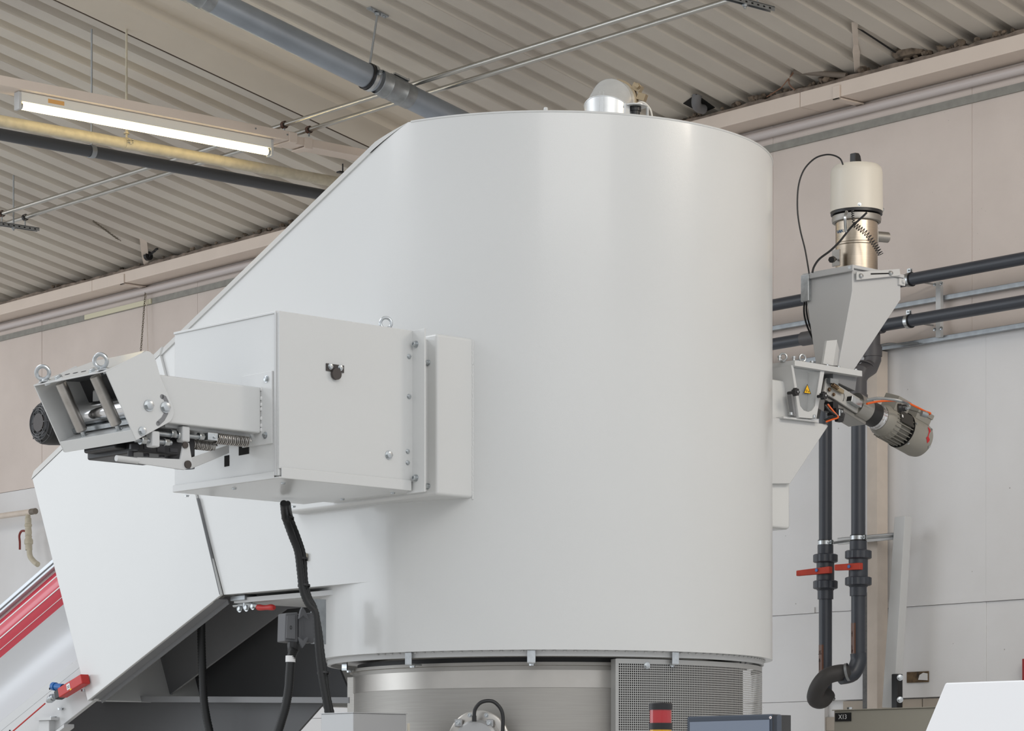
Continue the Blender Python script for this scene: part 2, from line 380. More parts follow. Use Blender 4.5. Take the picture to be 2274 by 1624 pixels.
# loose tube and wires on the ledge
a = at(1765, 158, x=9.55); b = at(1880, 168, x=9.62)
solo('loose_tube', 'loose dusty metal tube lying on the ledge left of the right hanger', 'tube', HALL, a, MB().cyl(a, b, .014, n=12), M('dusty_metal', (120, 110, 100), .7, .3))
solo('loose_wire', 'brown wire hanging from the loose tube down to the ledge', 'wire', HALL, a,
     MB().tube(smooth_path([a, at(1755, 170, x=9.57), at(1752, 186, x=9.58), at(1765, 200, x=9.595)], 5), .005, 6), M('brown_wire', (122, 96, 80), .6))
solo('thin_cord', 'thin brown cord slanting from the loose tube to the ledge crumbs', 'cord', HALL, a,
     MB().tube([a, at(1735, 195, x=9.58), at(1703, 215, x=9.595)], .0025, 5), M('brown_cord', (130, 92, 70), .7))

# pair of galvanised conduits
c1 = at(1000, 473.9-312.5, z=3.45); X1 = c1.x
c2 = at(1000, 191.4, z=3.45); X2 = c2.x
for k, X in enumerate((X1, X2)):
    solo('ceiling_conduit', ('thin galvanised conduit, upper one of the pair crossing under the roof' if X == max(X1, X2) else 'thin galvanised conduit, lower one of the pair crossing under the roof') if False else
         ('thin galvanised conduit of the overhead pair, upper line in the picture' if k == 0 else 'thin galvanised conduit of the overhead pair, lower line in the picture'),
         'conduit', HALL, (X, 10, 3.45), MB().cyl((X, 5.5, 3.45), (X, 21, 3.45), .0125, n=14), conduit_m, group='galvanised conduits under the roof')
def ring_clamp(root, c, ax, r, w, mat, lugs=True, lug_dir=(0, 0, 1)):
    mb = MB(); k = V(ax).normalized(); c = V(c)
    mb.lathe(c-k*w/2, k, [(r, 0), (r+.003, 0), (r+.003, w), (r, w)], 28, close=True)
    if lugs:
        l = V(lug_dir).normalized(); s = k.cross(l)
        for sg in (1, -1): mb.obox(c+l*(r+.01)+s*sg*.005, k*w*.5, l*.011, s*.0015)
        mb.cyl(c+l*(r+.012)-s*.014, c+l*(r+.012)+s*.014, .0035, n=8); mb.bolt(c+l*(r+.012)+s*.008, s, .006)
    return part(root, 'pipe_clamp', mb, mat)
def trapeze(px, py, lab, rod_px):
    a = at(px, py, z=3.385)
    t = T('trapeze_hanger', lab, 'hanger', HALL, (X1, a.y, 3.38), 'perforated channel hangers')
    ch = MB(); x0, x1 = min(X1, X2)-.10, max(X1, X2)+.09
    ch.box((x0, a.y-.014, 3.395), (x1, a.y+.014, 3.399)); ch.box((x0, a.y-.014, 3.378), (x1, a.y-.011, 3.397)); ch.box((x0, a.y+.011, 3.378), (x1, a.y+.014, 3.397))
    part(t, 'channel', ch, galv)
    for i in range(9):
        x = x0+.03+i*(x1-x0-.06)/8
        part(t, 'slot', MB().box((x-.006, a.y-.0145, 3.383), (x+.006, a.y-.0138, 3.390)), holem)
    rx = (X1+X2)/2
    part(t, 'threaded_rod', MB().cyl((rx, a.y, 3.36), (rx, a.y, zc(rx)+.01), .005, n=8), galv)
    part(t, 'nut', MB().bolt((rx, a.y, 3.378), (0, 0, -1), .010), galv)
    for X in (X1, X2):
        part(t, 'post', MB().cyl((X, a.y, 3.395), (X, a.y, 3.434), .004, n=8), galv)
        ring_clamp(t, (X, a.y, 3.45), (0, 1, 0), .0165, .02, black if X == X2 else rust, False)
    return t
trapeze(30, 503, 'trapeze hanger of perforated channel on a rod at the left picture edge', 30)
trapeze(1668, 10, 'trapeze hanger of perforated channel above the silo, at the top edge', 1700)

# spiral duct
dz = lambda x: 3.43+TP*(8.03-x)
DY = 10.39; dx_ = V(1, 0, -TP).normalized()
du = T('ventilation_duct', 'galvanised round ventilation duct sloping down under the roof towards the silo', 'duct', HALL, (8.03, DY, 3.43))
R_D = .0585
def dp(x): return V(x, DY, dz(x))
part(du, 'duct_length', MB().cyl(dp(5.5), dp(6.97), R_D, n=48), galv_d)
part(du, 'duct_length', MB().cyl(dp(7.0), dp(8.06), R_D, n=48), galv_d)
part(du, 'duct_length', MB().cyl(dp(8.1), dp(9.2), R_D*.99, n=48), galv_d)
for xc in (7.04, 8.2):
    c = MB()
    c.lathe(dp(xc-.12), dx_, [(R_D, 0), (R_D+.002, .002), (R_D+.002, .05), (R_D+.005, .055), (R_D+.002, .06), (R_D+.002, .14), (R_D+.005, .145), (R_D+.002, .15), (R_D+.002, .2), (R_D, .202)], 48)
    part(du, 'coupling_sleeve', c, galv)
cl = MB()
for o_ in (-.022, .004): cl.lathe(dp(8.03+o_), dx_, [(R_D, 0), (R_D+.006, 0), (R_D+.006, .012), (R_D, .012)], 48, close=True)
part(du, 'rubber_lining', cl, black)
ring_clamp(du, dp(8.035), dx_, R_D+.004, .02, zinc, True, (0, -1, .2))
mb = MB(); c = dp(8.2)+V(0, -.03, R_D+.004)
mb.obox(c, V(.045, 0, -.01), V(0, .008, 0), V(.001, 0, .004)); mb.cyl(c+V(-.04, 0, .012), c+V(.04, 0, -.006), .003, n=8); mb.bolt(c+V(.042, 0, -.006), (1, 0, -.2), .006)
part(du, 'toggle_latch', mb, zinc)
r0 = dp(8.03)+V(0, 0, R_D+.004); r1 = V(8.07, DY-.01, zc(8.07)-.004)
part(du, 'hanger_rod', MB().cyl(r0, r1, .0055, n=10), galv)
mb = MB().obox(r1, V(.055, 0, -.012), V(0, .017, 0), V(0, 0, .003)); mb.bolt(r1-V(0, 0, .004), (0, 0, -1), .012)
for s_ in (-1, 1): mb.bolt(r1+V(.04*s_, 0, -.009*s_-.002), (0, 0, -1), .006)
part(du, 'ceiling_plate', mb, galv)

# lamp trunking and fluorescent lamp
LY = 11.46
lt = T('lamp_trunking', 'cream trunking carrying the fluorescent lamp under the roof', 'cable trunking', HALL, (7.5, LY, 3.38))
zt0 = 1593/6070*13.02
part(lt, 'trunking_length', MB().box((5.6, LY, zt0-.047), (8.37, LY+.14, zt0)), trunk_m, bevel=.002)
part(lt, 'trunking_length', MB().box((8.375, LY+.02, zt0-.055), (9.75, LY+.13, zt0-.012)), trunk_m, bevel=.002)
cb = MB().box((8.33, LY-.006, zt0-.052), (8.38, LY, zt0-.004)).box((8.33, LY-.006, zt0-.056), (8.38, LY+.14, zt0-.048)).box((8.44, LY+.012, zt0-.064), (8.49, LY+.02, zt0-.01)).box((8.44, LY+.012, zt0-.068), (8.49, LY+.13, zt0-.06))
part(lt, 'clip_bracket', cb, trunk_m, bevel=.002)
for X in (8.12, 8.32): part(lt, 'screw', MB().cyl((X, LY-.002, zt0-.02), (X, LY+.001, zt0-.02), .005, n=10), galv)
for X in (X1, X2):
    ring_clamp(lt, (X, LY+.02, 3.45), (0, 1, 0), .0165, .02, rust, False)
    part(lt, 'post', MB().cyl((X, LY+.02, zt0-.001), (X, LY+.02, 3.436), .005, n=8), galv)
lo = T('fluorescent_lamp', 'lit white fluorescent batten lamp hanging under the cream trunking', 'lamp', HALL, (7.45, LY+.05, zt0-.1))
a = at(43, 205, y=LY+.03); b = at(608, 320, y=LY+.03)
za = zt0-.047
part(lo, 'batten', MB().box((a.x, LY+.035, za-.048), (b.x, LY+.075, za-.001)), M('lamp_enamel', (238, 236, 228), .4), bevel=.002)
for X in (a.x+.006, b.x-.006):
    part(lo, 'end_cap', MB().box((X-.008, LY+.032, za-.088), (X+.008, LY+.078, za-.002)), white2, bevel=.003)
part(lo, 'tube', MB().cyl((a.x+.014, LY+.055, za-.066), (b.x-.014, LY+.055, za-.066), .0175, n=20), lamp_m, 'glowing warm white tube')
for X, s_ in ((a.x+.014, 1), (b.x-.014, -1)): part(lo, 'tube_cap', MB().cyl((X, LY+.055, za-.066), (X+.012*s_, LY+.055, za-.066), .0178, n=20), zinc)
q = at(125, 228, y=LY+.034)
part(lo, 'sticker', MB().box((q.x-.045, LY+.0342, za-.032), (q.x+.045, LY+.0349, za-.012)), paper_o)
q = a

# two pipes below the lamp
zb_ = 3.279; PY = 11.75
pb = T('service_pipe', 'cream painted service pipe running under the fluorescent lamp', 'pipe', HALL, (7.5, PY, zb_))
part(pb, 'pipe_run', MB().cyl((5.6, PY, zb_), (9.7, PY, zb_), .0285, n=24), cream)
cx_ = at(288, 320, y=PY-.03).x
ring_clamp(pb, (cx_, PY, zb_), (1, 0, 0), .0285, .03, cream, True, (0, -1, .15))
part(pb, 'hanger_rod', MB().cyl((cx_, PY, zb_+.03), (cx_, PY, zc(cx_)), .006, n=8).bolt((cx_, PY, zb_+.05), (0, 0, 1), .011), cream)
pd = T('drain_pipe', 'dark grey pipe running just behind the cream service pipe', 'pipe', HALL, (7.5, 11.95, 3.26))
part(pd, 'pipe_run', MB().cyl((5.6, 11.95, 3.279), (9.7, 11.95, 3.245), .030, n=24), dgrey2 if False else M('dark_pipe', (70, 72, 76), .45))
cx2 = cx_-.08
ring_clamp(pd, (cx2, 11.95, 3.264), (1, 0, 0), .031, .028, galv, False)
part(pd, 'hanger_rod', MB().cyl((cx2, 11.95, 3.29), (cx2, 11.95, zc(cx2)), .005, n=8).bolt((cx2, 11.95, 3.33), (0, 0, 1), .01), galv)
q = at(752, 386, y=11.9)
part(pd, 'support_bracket', MB().box((q.x-.03, 11.85, q.z-.004), (q.x+.16, 11.88, q.z+.004)).cyl((q.x+.005, 11.87, q.z-.03), (q.x+.005, 11.87, q.z+.05), .004, n=8), black)

# chains and pulley
def chain(name, lab, pts, r=.0022, L=.02, mat=chain_m):
    pts = [V(p) for p in pts]; mb = MB(); seg = sum((pts[i+1]-pts[i]).length for i in range(len(pts)-1)); n = int(seg/(L*.72)); k = 0; dist = 0; i = 0
    for j in range(n):
        s_ = j*L*.72; acc = 0
        for i in range(len(pts)-1):
            l = (pts[i+1]-pts[i]).length
            if acc+l >= s_: break
            acc += l
        t = (s_-acc)/l; c = pts[i].lerp(pts[i+1], t); a_, b_, k_ = basis(pts[i+1]-pts[i]); u_ = a_ if j % 2 else b_
        mb.tube([c+k_*math.cos(2*PI*m/8)*L*.45+u_*math.sin(2*PI*m/8)*L*.27 for m in range(8)], r, 4, True)
    return solo(name, lab, 'chain', HALL, pts[-1], mb, mat, kind='thing')
k0 = zhit(208, 492); k1 = at(309, 552, x=9.55)
chain('slack_chain', 'thin chain slanting from the roof sheet to the left flat hanger', [k0, (k0+k1)/2+V(0, 0, -.02), k1])
k2 = at(323, 648, x=9.74); k3 = at(312, 790, x=9.70)
chain('hanging_chain', 'thin chain hanging down the wall behind the roller head', [k2, k3])
k4 = at(331, 568, x=9.55); k5 = zhit(353, 549)
chain('short_chain', 'short chain between the black pulley and the roof sheet', [k4, k5], .004, .03, black)
solo('chain_pulley', 'small black pulley beside the left flat hanger', 'pulley', HALL, k4, MB().lathe(at(329, 569, x=9.55)-V(0, .015, 0), (0, 1, 0), [(0, 0), (.028, .002), (.022, .012), (.022, .018), (.028, .028), (0, .03)], 18), black)
solo('hanging_string', 'thin pale cord hanging beside the chain on the back wall', 'cord', HALL, at(327, 790, x=9.75), MB().cyl(at(325, 650, x=9.75), at(329, 800, x=9.75), .002, n=6), creampost)

# left: cream stop valve on the wall
vv = T('stop_valve', 'cream painted brass stop valve on the wall at the left edge', 'valve', HALL, at(65, 1250, x=9.65))
q = lambda px, py: at(px, py, x=9.66)
part(vv, 'supply_pipe', MB().cyl(q(-60, 1155), q(78, 1136), .020, n=20), creampost)
part(vv, 'plug', MB().cyl(q(69, 1137), q(79, 1135.5), .021, n=20), M('dull_plug', (116, 108, 98), .6))
a, b = q(62, 1140), q(64, 1222)
prof = [(.016, 0), (.018, .03), (.022, .035), (.022, .07), (.026, .075), (.026, .085), (.021, .09), (.024, .13), (.021, .145), (.025, .15), (.021, .16), (.030, .175), (.030, .20), (.024, .205), (.024, .24)]
k_ = (b-a).length/.24
part(vv, 'valve_body', MB().lathe(a, b-a, [(r, h*k_) for r, h in prof], 24), cream)
part(vv, 'outlet_bend', MB().tube(smooth_path([q(65, 1220), q(67, 1236), q(76, 1248), q(84, 1254)], 5), .019, 16), cream)
part(vv, 'lever', MB().tube(smooth_path([q(58, 1180), q(48, 1180), q(43, 1190), q(44, 1205), q(44, 1221)], 4), .008, 8), M('faded_red_lever', (128, 48, 40), .5))

# right: galvanised rails, hangers, PVC pipes
for k, z in enumerate((2.185, 2.085)):
    pass
r1z = at(1982, 681, x=9.74).z; r2z = at(2085, 752, x=9.74).z
for z, lab in ((r1z, 'ribbed galvanised rail on the wall between the two dark pipes'), (r2z, 'galvanised rail on the wall below the lower dark pipe')):
    rl = T('mounting_rail', lab, 'rail', HALL, (9.75, 9, z))
    part(rl, 'channel', MB().box((9.745, 5, z-.0115), (9.776, 14, z+.0115)), galv, bevel=.002)
px_ = T('horizontal_pipe', 'dark grey pipe on the wall, upper of the two level runs', 'pipe', HALL, (9.6, 8, 2.363))
part(px_, 'pipe_run', MB().cyl((9.6, 4, 2.363), (9.6, 10.4, 2.363), .0285, n=28), dgrey)
py_ = T('horizontal_pipe', 'dark grey pipe on the wall, lower of the two level runs', 'pipe', HALL, (9.6, 8, 2.172))
part(py_, 'pipe_run', MB().cyl((9.6, 4, 2.172), (9.6, 10.4, 2.174), .0285, n=28), dgrey)
y2 = at(1938, 700, x=9.6).y
part(py_, 'tee_fitting', MB().cyl((9.6, y2-.06, 2.172), (9.6, y2+.06, 2.172), .035, n=28).cyl((9.6, y2, 2.17), (9.6, y2, 2.09), .035, n=28), dgrey2)
yf = at(1800, 760, x=9.6).y
part(py_, 'tee_fitting', MB().cyl((9.6, yf-.06, 2.174), (9.6, yf+.05, 2.174), .034, n=28), dgrey2)
for rt, zz, ppx in ((px_, 2.363, 2020), (py_, 2.172, 2018)):
    yy = at(ppx, 650, x=9.6).y
    ring_clamp(rt, (9.6, yy, zz), (0, 1, 0), .0295, .02, zinc, True, (0, 0, 1))
    part(rt, 'rubber_lining', MB().lathe((9.6, yy-.016, zz), (0, 1, 0), [(.0285, 0), (.033, 0), (.033, .006), (.0285, .006)], 28, close=True), black)
    part(rt, 'clamp_stud', MB().cyl((9.632, yy, zz), (9.77, yy, zz), .005, n=8), zinc)
yh = at(2076, 690, x=9.7).y
hg = T('pipe_bracket', 'flat white bracket strap on the wall between the rails behind the pipes', 'bracket', HALL, (9.73, yh, 2.1))
zt_ = at(2076, 626, x=9.72).z; zb2 = at(2076, 750, x=9.72).z
part(hg, 'strap', MB().box((9.722, yh-.015, zb2), (9.744, yh+.015, zt_)), white2, bevel=.002)
for z in (zt_-.012, 2.176-.035):
    for s_ in (-1, 1): part(hg, 'bolt', MB().bolt((9.722, yh+s_*.02, z), (-1, 0, 0), .006), zinc)
# vertical pipes with ball valves
def vpipe(px, X, r, ztop, ybot, yv, lab, flip):
    c = at(px, 1000, x=X); Y = c.y; zv = at(px, yv, x=X).z; zb = at(px, ybot, x=X).z
    t = T('riser_pipe', lab, 'pipe', HALL, (X, Y, zb))
    part(t, 'upper_length', MB().cyl((X, Y, zv+.05), (X, Y, ztop), r, n=28), dgrey)
    part(t, 'lower_length', MB().cyl((X, Y, zb), (X, Y, zv-.05), r, n=28), dgrey)
    vb = MB()
    vb.lathe((X, Y, zv-.13), (0, 0, 1), [(r*.9, 0), (r*1.2, 0), (r*1.2, .04), (r*1.35, .045), (r*1.35, .05)], 32)
    vb.lathe((X, Y, zv-.05), (0, 0, 1), [(r*.8, 0), (r*1.35, .0), (r*1.35, .10), (r*.8, .10)], 32)
    vb.lathe((X, Y, zv+.08), (0, 0, 1), [(r*1.35, 0), (r*1.2, .005), (r*1.2, .045), (r*.9, .045)], 32)
    part(t, 'valve_body', vb, dgrey)
    for s_ in (-1, 1):
        n = 20; nb = MB(); zc0 = zv+s_*.062
        prof = []
        a0 = MB(); 
        N = 60
        vs = []
        for j, (hh, rr) in enumerate(((-.02, 1.6), (-.016, 1.82), (.016, 1.82), (.02, 1.6))):
            for i in range(N):
                q_ = r*rr*(1+(.03 if i % 3 == 0 else 0)); an = 2*PI*i/N
                vs.append((X+q_*math.cos(an), Y+q_*math.sin(an), zc0+hh))
        fs = [(j*N+i, j*N+(i+1) % N, (j+1)*N+(i+1) % N, (j+1)*N+i) for j in range(3) for i in range(N)] + [tuple(range(N)), tuple(range(3*N, 4*N))]
        nb.add(vs, fs); part(t, 'union_nut', nb, dgrey, angle=25)
    fr = (FW*-1); side = RT
    c0 = V(X, Y, zv+.004)+V(-1, 0, 0)*r*1.5
    dirv = (V(-.4, .92, 0)).normalized(); 
    hx, lx = (.105, .06) if not flip else (.075, .05)
    e0 = c0-dirv*lx; e1 = c0+dirv*hx; u_ = V(0, 0, 1)
    hb = MB().hexa([e0+V(-.012, 0, -.016), e0+V(.012, 0, -.016), e1+V(.010, 0, -.024 if not flip else -.016), e1+V(-.010, 0, -.024 if not flip else -.016),
                    e0+V(-.012, 0, .016), e0+V(.012, 0, .016), e1+V(.010, 0, .002 if not flip else .012), e1+V(-.010, 0, .002 if not flip else .012)])
    h = part(t, 'lever', hb, handle_red, 'red valve lever', bevel=.003)
    part(h, 'hub_cap', MB().cyl(c0+V(-.013, .0, 0), c0+V(-.017, 0, 0), .008, n=16), blue)
    part(t, 'valve_stem', MB().cyl(c0, c0+V(.04, 0, 0), .018, n=16), dgrey)
    zcl = at(px, 1206, x=X).z if not flip else at(px, 1195, x=X).z
    ring_clamp(t, (X, Y, zcl), (0, 0, 1), r+.002, .018, zinc, True, (-.2, -1, 0))
    part(t, 'rubber_lining', MB().lathe((X, Y, zcl-.013), (0, 0, 1), [(r, 0), (r+.0045, 0), (r+.0045, .026), (r, .026)], 28, close=True), black)
    return t, Y, zv, zb, zcl
t1, Y1, zv1, zb1, zc1 = vpipe(1833, 9.50, .031, 2.16, 1560, 1270, 'dark grey riser pipe with red valve lever, left of the two by the cream post', False)
t2, Y2, zv2, zb2_, zc2 = vpipe(1906, 9.50, .033, at(1908, 870, x=9.5).z, 1475, 1262, 'dark grey riser pipe with red valve lever, right one next to the cream post', True)
zt2 = at(1908, 870, x=9.5).z
part(t2, 'offset_bend', MB().tube([V(9.6, y2, 2.09), V(9.6, y2, 2.02), V(9.585, y2+.005, 1.985), V(9.515, Y2-.01, zt2+.09), V(9.5, Y2, zt2+.055), V(9.5, Y2, zt2-.06)], .040, 24), dgrey2)
part(t2, 'offset_collar', MB().lathe((9.6, y2, 2.035), (0, 0, 1), [(.03, 0), (.044, 0), (.044, .045), (.03, .045)], 28).lathe((9.5, Y2, zt2-.065), (0, 0, 1), [(.03, 0), (.044, 0), (.044, .05), (.03, .05)], 28).lathe((9.5485, (y2+Y2)/2, zt2+.125), V(.0, .0, 1)+V(.5, (y2-Y2)*3.5, 0), [(.03, 0), (.0425, 0), (.0425, .006), (.03, .006)], 28), dgrey2)
part(t2, 'bottom_elbow', MB().tube(smooth_path([V(9.5, Y2, zb2_+.05), V(9.5, Y2, zb2_+.01), V(9.47, Y2+.01, zb2_-.045), V(9.41, Y2+.03, zb2_-.06)], 5), .038, 20), dgrey)
tp = MB().lathe((9.5, Y1, at(1833, 1500, x=9.5).z), (0, 0, 1), [(.0315, 0), (.0318, .14)], 28)
def tape_patch(root, X, Y, r, px, pya, pyb, a0, a1, s):
    za_, zb_2 = at(px, pya, x=X-r).z, at(px, pyb, x=X-r).z; mb = MB(); n = 8; vs = []
    for i in range(n+1):
        an = a0+(a1-a0)*i/n; vs += [(X+math.cos(an)*(r+.0008), Y+math.sin(an)*(r+.0008), zb_2), (X+math.cos(an)*(r+.0008), Y+math.sin(an)*(r+.0008), za_)]
    mb.add(vs, [(2*i, 2*i+2, 2*i+3, 2*i+1) for i in range(n)]); tpp = part(root, 'tape', mb, tape, 'brown packing tape with hand-written mark')
    am = (a0+a1)/2; c = V(X+math.cos(am)*(r+.0016), Y+math.sin(am)*(r+.0016), (za_+zb_2)/2)
    tx = V(math.sin(am), -math.cos(am), 0)
    o = V(math.cos(am), math.sin(am), 0)*.0006
    mk = MB(); u_ = V(0, 0, 1)
    if s:
        for (x0, z0, x1, z1) in ((-.012, .045, -.002, .045), (-.002, .045, -.012, .03), (-.012, .03, -.002, .03), (.003, .045, .003, .03), (.003, .03, .011, .03), (0, -.045, 0, .01), (0, .01, -.006, -.006), (0, .01, .006, -.006)):
            mk.tube([c+tx*x0+u_*z0, c+tx*x1+u_*z1], .0009, 4)
    else:
        for (x0, z0, x1, z1) in ((-.004, .035, .006, .035), (0, .045, 0, .02), (.002, -.02, .002, -.055), (.002, -.055, -.005, -.04)):
            mk.tube([c+tx*x0+u_*z0, c+tx*x1+u_*z1], .0009, 4)
    part(tpp, 'pen_mark', mk, inkm)
tape_patch(t1, 9.5, Y1, .031, 1830, 1432, 1502, 2.1, 3.6, True)
tape_patch(t2, 9.5, Y2, .033, 1893, 1384, 1464, 2.25, 3.5, False)
hz = at(1862, 1500, x=9.45)
solo('rubber_elbow_hose', 'bent black rubber hose joining the lower ends of the two riser pipes', 'hose', HALL, at(1815, 1565, x=9.4),
     MB().tube(smooth_path([V(9.42, Y2+.025, zb2_-.058), at(1872, 1494, x=9.42), at(1838, 1502, x=9.36), at(1817, 1526, x=9.34), at(1810, 1552, x=9.36), at(1826, 1556, x=9.42), at(1840, 1541, x=9.47)], 6), .0385, 22, rf=lambda i: 1.0-.12*max(0, (i-28)/8)), rubber_g)
hc = T('hose_clip', 'pair of steel worm clips around the bent black rubber hose ends', 'clip', HALL, at(1880, 1500, x=9.42))
for pq, axq in ((at(1882, 1493, x=9.42), V(.5, -.9, .2)), (at(1838, 1543, x=9.47), V(-.4, .8, -1.1))):
    part(hc, 'band', MB().lathe(pq-axq.normalized()*.006, axq, [(.040, 0), (.042, 0), (.042, .012), (.040, .012)], 28, close=True), galv)
# arm bracket with clamp studs
q1 = at(1868, 1214, x=9.66); q2 = at(1998, 1190, x=9.66)
ab = T('arm_bracket', 'grey horizontal steel arm holding both riser pipes from the leaning post', 'bracket', HALL, q2)
part(ab, 'arm', MB().box((9.655, q2.y, q2.z-.016), (9.668, q1.y+.02, q2.z+.016)).box((9.655, q2.y, q2.z+.013), (9.69, q1.y+.02, q2.z+.016)), white2, bevel=.001)
for Yp, zz in ((Y1, zc1), (Y2, zc2)):
    part(ab, 'stud', MB().cyl((9.53, Yp-.02, zz), (9.655, Yp-.09, q2.z), .006, n=8).bolt((9.655, Yp-.09, q2.z), (-1, .1, 0), .011), galv)
# cream post, white edge trim, leaning steel post
yp0, yp1 = at(1925, 1200, x=9.70).y, at(1948, 1200, x=9.70).y
solo('corner_post', 'cream vertical post on the wall beside the right riser pipe', 'post', HALL, (9.72, yp1, -EYE),
     MB().box((9.70, yp1, -EYE), (9.776, yp0, 2.085)), creampost, bevel=.003)
yq0, yq1 = at(1952, 1200, x=9.76).y, at(1963, 1200, x=9.76).y
solo('edge_trim', 'narrow white vertical edge strip on the wall beside the cream post', 'strip', HALL, (9.77, yq1, .44), MB().box((9.755, yq1, .443), (9.782, yq0, 2.06)), white2, bevel=.002)
ys0, ys1 = at(1914, 1400, x=9.74).y, at(1926, 1400, x=9.74).y
solo('cavity_strip', 'dark grey ribbed strip on the wall between riser pipe and cream post', 'strip', HALL, (9.75, ys1, -EYE), MB().box((9.745, ys1, -EYE), (9.779, ys0, .95)), M('slate_strip', (110, 110, 110), .7, vary=.3, vscale=80))
a = at(1998, 1147, x=9.62); b = at(1974, 1572, x=9.62); wv = V(0, .052, 0)
lp = MB().hexa([b+V(0, -.03, 0), b+V(.05, -.03, 0), b+V(.05, .045, 0), b+V(0, .045, 0), a+V(0, -.033, 0), a+V(.05, -.033, 0), a+V(.05, .033, 0), a+V(0, .033, 0)])
solo('leaning_post', 'grey square steel post leaning slightly against the wall right of the risers', 'post', HALL, b, lp, white2, bevel=.004)
pbk = T('screw_bracket', 'black narrow bracket with two protruding screws below the leaning post', 'bracket', HALL, at(1992, 1572, x=9.58))
q0, q1 = at(1984, 1575, x=9.6), at(1997, 1497, x=9.6)
part(pbk, 'plate', MB().box((9.585, q1.y, q0.z), (9.625, q0.y, q1.z)), black, bevel=.004)
for pyv in (1506, 1555):
    qq = at(1994, pyv, x=9.585); part(pbk, 'bolt', MB().cyl(qq, qq+V(-.02, -.03, 0), .005, n=8).bolt(qq+V(-.02, -.03, 0), (-.5, -.8, 0), .010), zinc)
q0, q1 = at(2014, 1517, x=XW-.002), at(2062, 1491, x=XW-.002)
wh = T('wall_pocket', 'broken rectangular hole in the wall board exposing crumbled mortar', 'hole', HALL, (XW, q1.y, q0.z))
part(wh, 'recess', MB().box((XW-.0035, q1.y, q0.z), (XW+.001, q0.y, q1.z)), M('exposed_mortar', (112, 92, 68), .9, vary=1, vscale=25, rgb2=(52, 42, 32)))
part(wh, 'mortar_chunk', MB().prism([(XW-.006, q1.y+.004, q0.z+.008), (XW-.006, q1.y+.06, q0.z+.012), (XW-.006, q1.y+.052, q0.z+.034), (XW-.006, q1.y+.03, q0.z+.044), (XW-.006, q1.y+.004, q0.z+.040)], (.004, 0, 0)), wall_w)
q0, q1 = at(2268, 1512, x=9.74), at(2300, 1462, x=9.74)
solo('red_sign', 'red sign plate on the wall cut by the right picture edge', 'sign', HALL, q0, MB().box((9.745, q1.y, q0.z), (9.775, q0.y, q1.z)), fire, bevel=.002)
solo('wall_cable', 'thin grey cable lying along the lower galvanised rail', 'cable', HALL, at(1980, 770, x=9.72),
     MB().tube(smooth_path([at(1950, 768, x=9.73), at(1975, 763, x=9.72), at(2005, 765, x=9.72), at(2040, 762, x=9.73)], 5), .004, 6), galv)

# ================================================================= THE SILO
def pm(px, py, **k): return P(MACH, px, py, **k)
R = .844; ZT = 2.332; ZB = .4886; ZH = .742; YE = 2.16
def zs(y): return 2.252-.447*y       # sloping roof of the chute
sl = T('silo', 'large white cylindrical silo tank with sloping chute side, centre of the picture', 'silo', MACH, (0, 0, ZB))
bm = bmesh.new()
N = 128
prof = [V(-R*math.cos(PI*i/N), -R*math.sin(PI*i/N), 0) for i in range(N+1)]
prof += [V(R, 1.35, 0), V(-R, 1.35, 0)]
vb = [bm.verts.new((p.x, p.y, ZH)) for p in prof]; f0 = bm.faces.new(vb)
r_ = bmesh.ops.extrude_face_region(bm, geom=[f0]); up_ = [g for g in r_['geom'] if isinstance(g, bmesh.types.BMVert)]
for v in up_: v.co.z = ZT
bmesh.ops.recalc_face_normals(bm, faces=bm.faces)
def cut(bm, co, no):
    r_ = bmesh.ops.bisect_plane(bm, geom=list(bm.verts)+list(bm.edges)+list(bm.faces), plane_co=co, plane_no=no, clear_outer=True)
    es = [e for e in r_['geom_cut'] if isinstance(e, bmesh.types.BMEdge)]
    bmesh.ops.edgeloop_fill(bm, edges=es)
cut(bm, (0, 0, zs(0)), (0, .447, 1))
cut(bm, (0, .864, ZH), (0, .92, -.39))
me = bpy.data.meshes.new('shell')
for v in bm.verts: v.co -= V(0, 0, ZB)
bm.to_mesh(me); bm.free(); me.shade_smooth(); me.set_sharp_from_angle(angle=math.radians(30)); me.materials.append(white)
sh = bpy.data.objects.new('shell', me); COL.objects.link(sh); sh.parent = sl; ROOT[sh.name] = V(0, 0, ZB)
part(sl, 'lower_ring', MB().lathe((0, 0, ZB), (0, 0, 1), [(R-.03, .004), (R-.03, 0), (R, 0), (R, ZH-ZB+.002), (.1, ZH-ZB+.002)], 160), white)
part(sl, 'bottom_flange', MB().lathe((0, 0, ZB), (0, 0, 1), [(.2, .01), (.2, -.004), (.80, -.004), (.80, -.020), (.812, -.020), (.812, .002)], 128), white2)
wm = MB()
for i in range(70):
    an = -PI*.02-PI*.95*i/70+PI*.0; an = PI+PI*i/70
    wm.ball((.813*math.cos(an), .813*math.sin(an), ZB-.003), .006, 8, 4, .6)
part(sl, 'weld_bead', wm, white2, kind='stuff')
ri = MB(); ri.tube([V(-(R-.001)*math.cos(PI*i/96), -(R-.001)*math.sin(PI*i/96), ZT) for i in range(7, 97)], .004, 8)
part(sl, 'top_rim', ri, white)
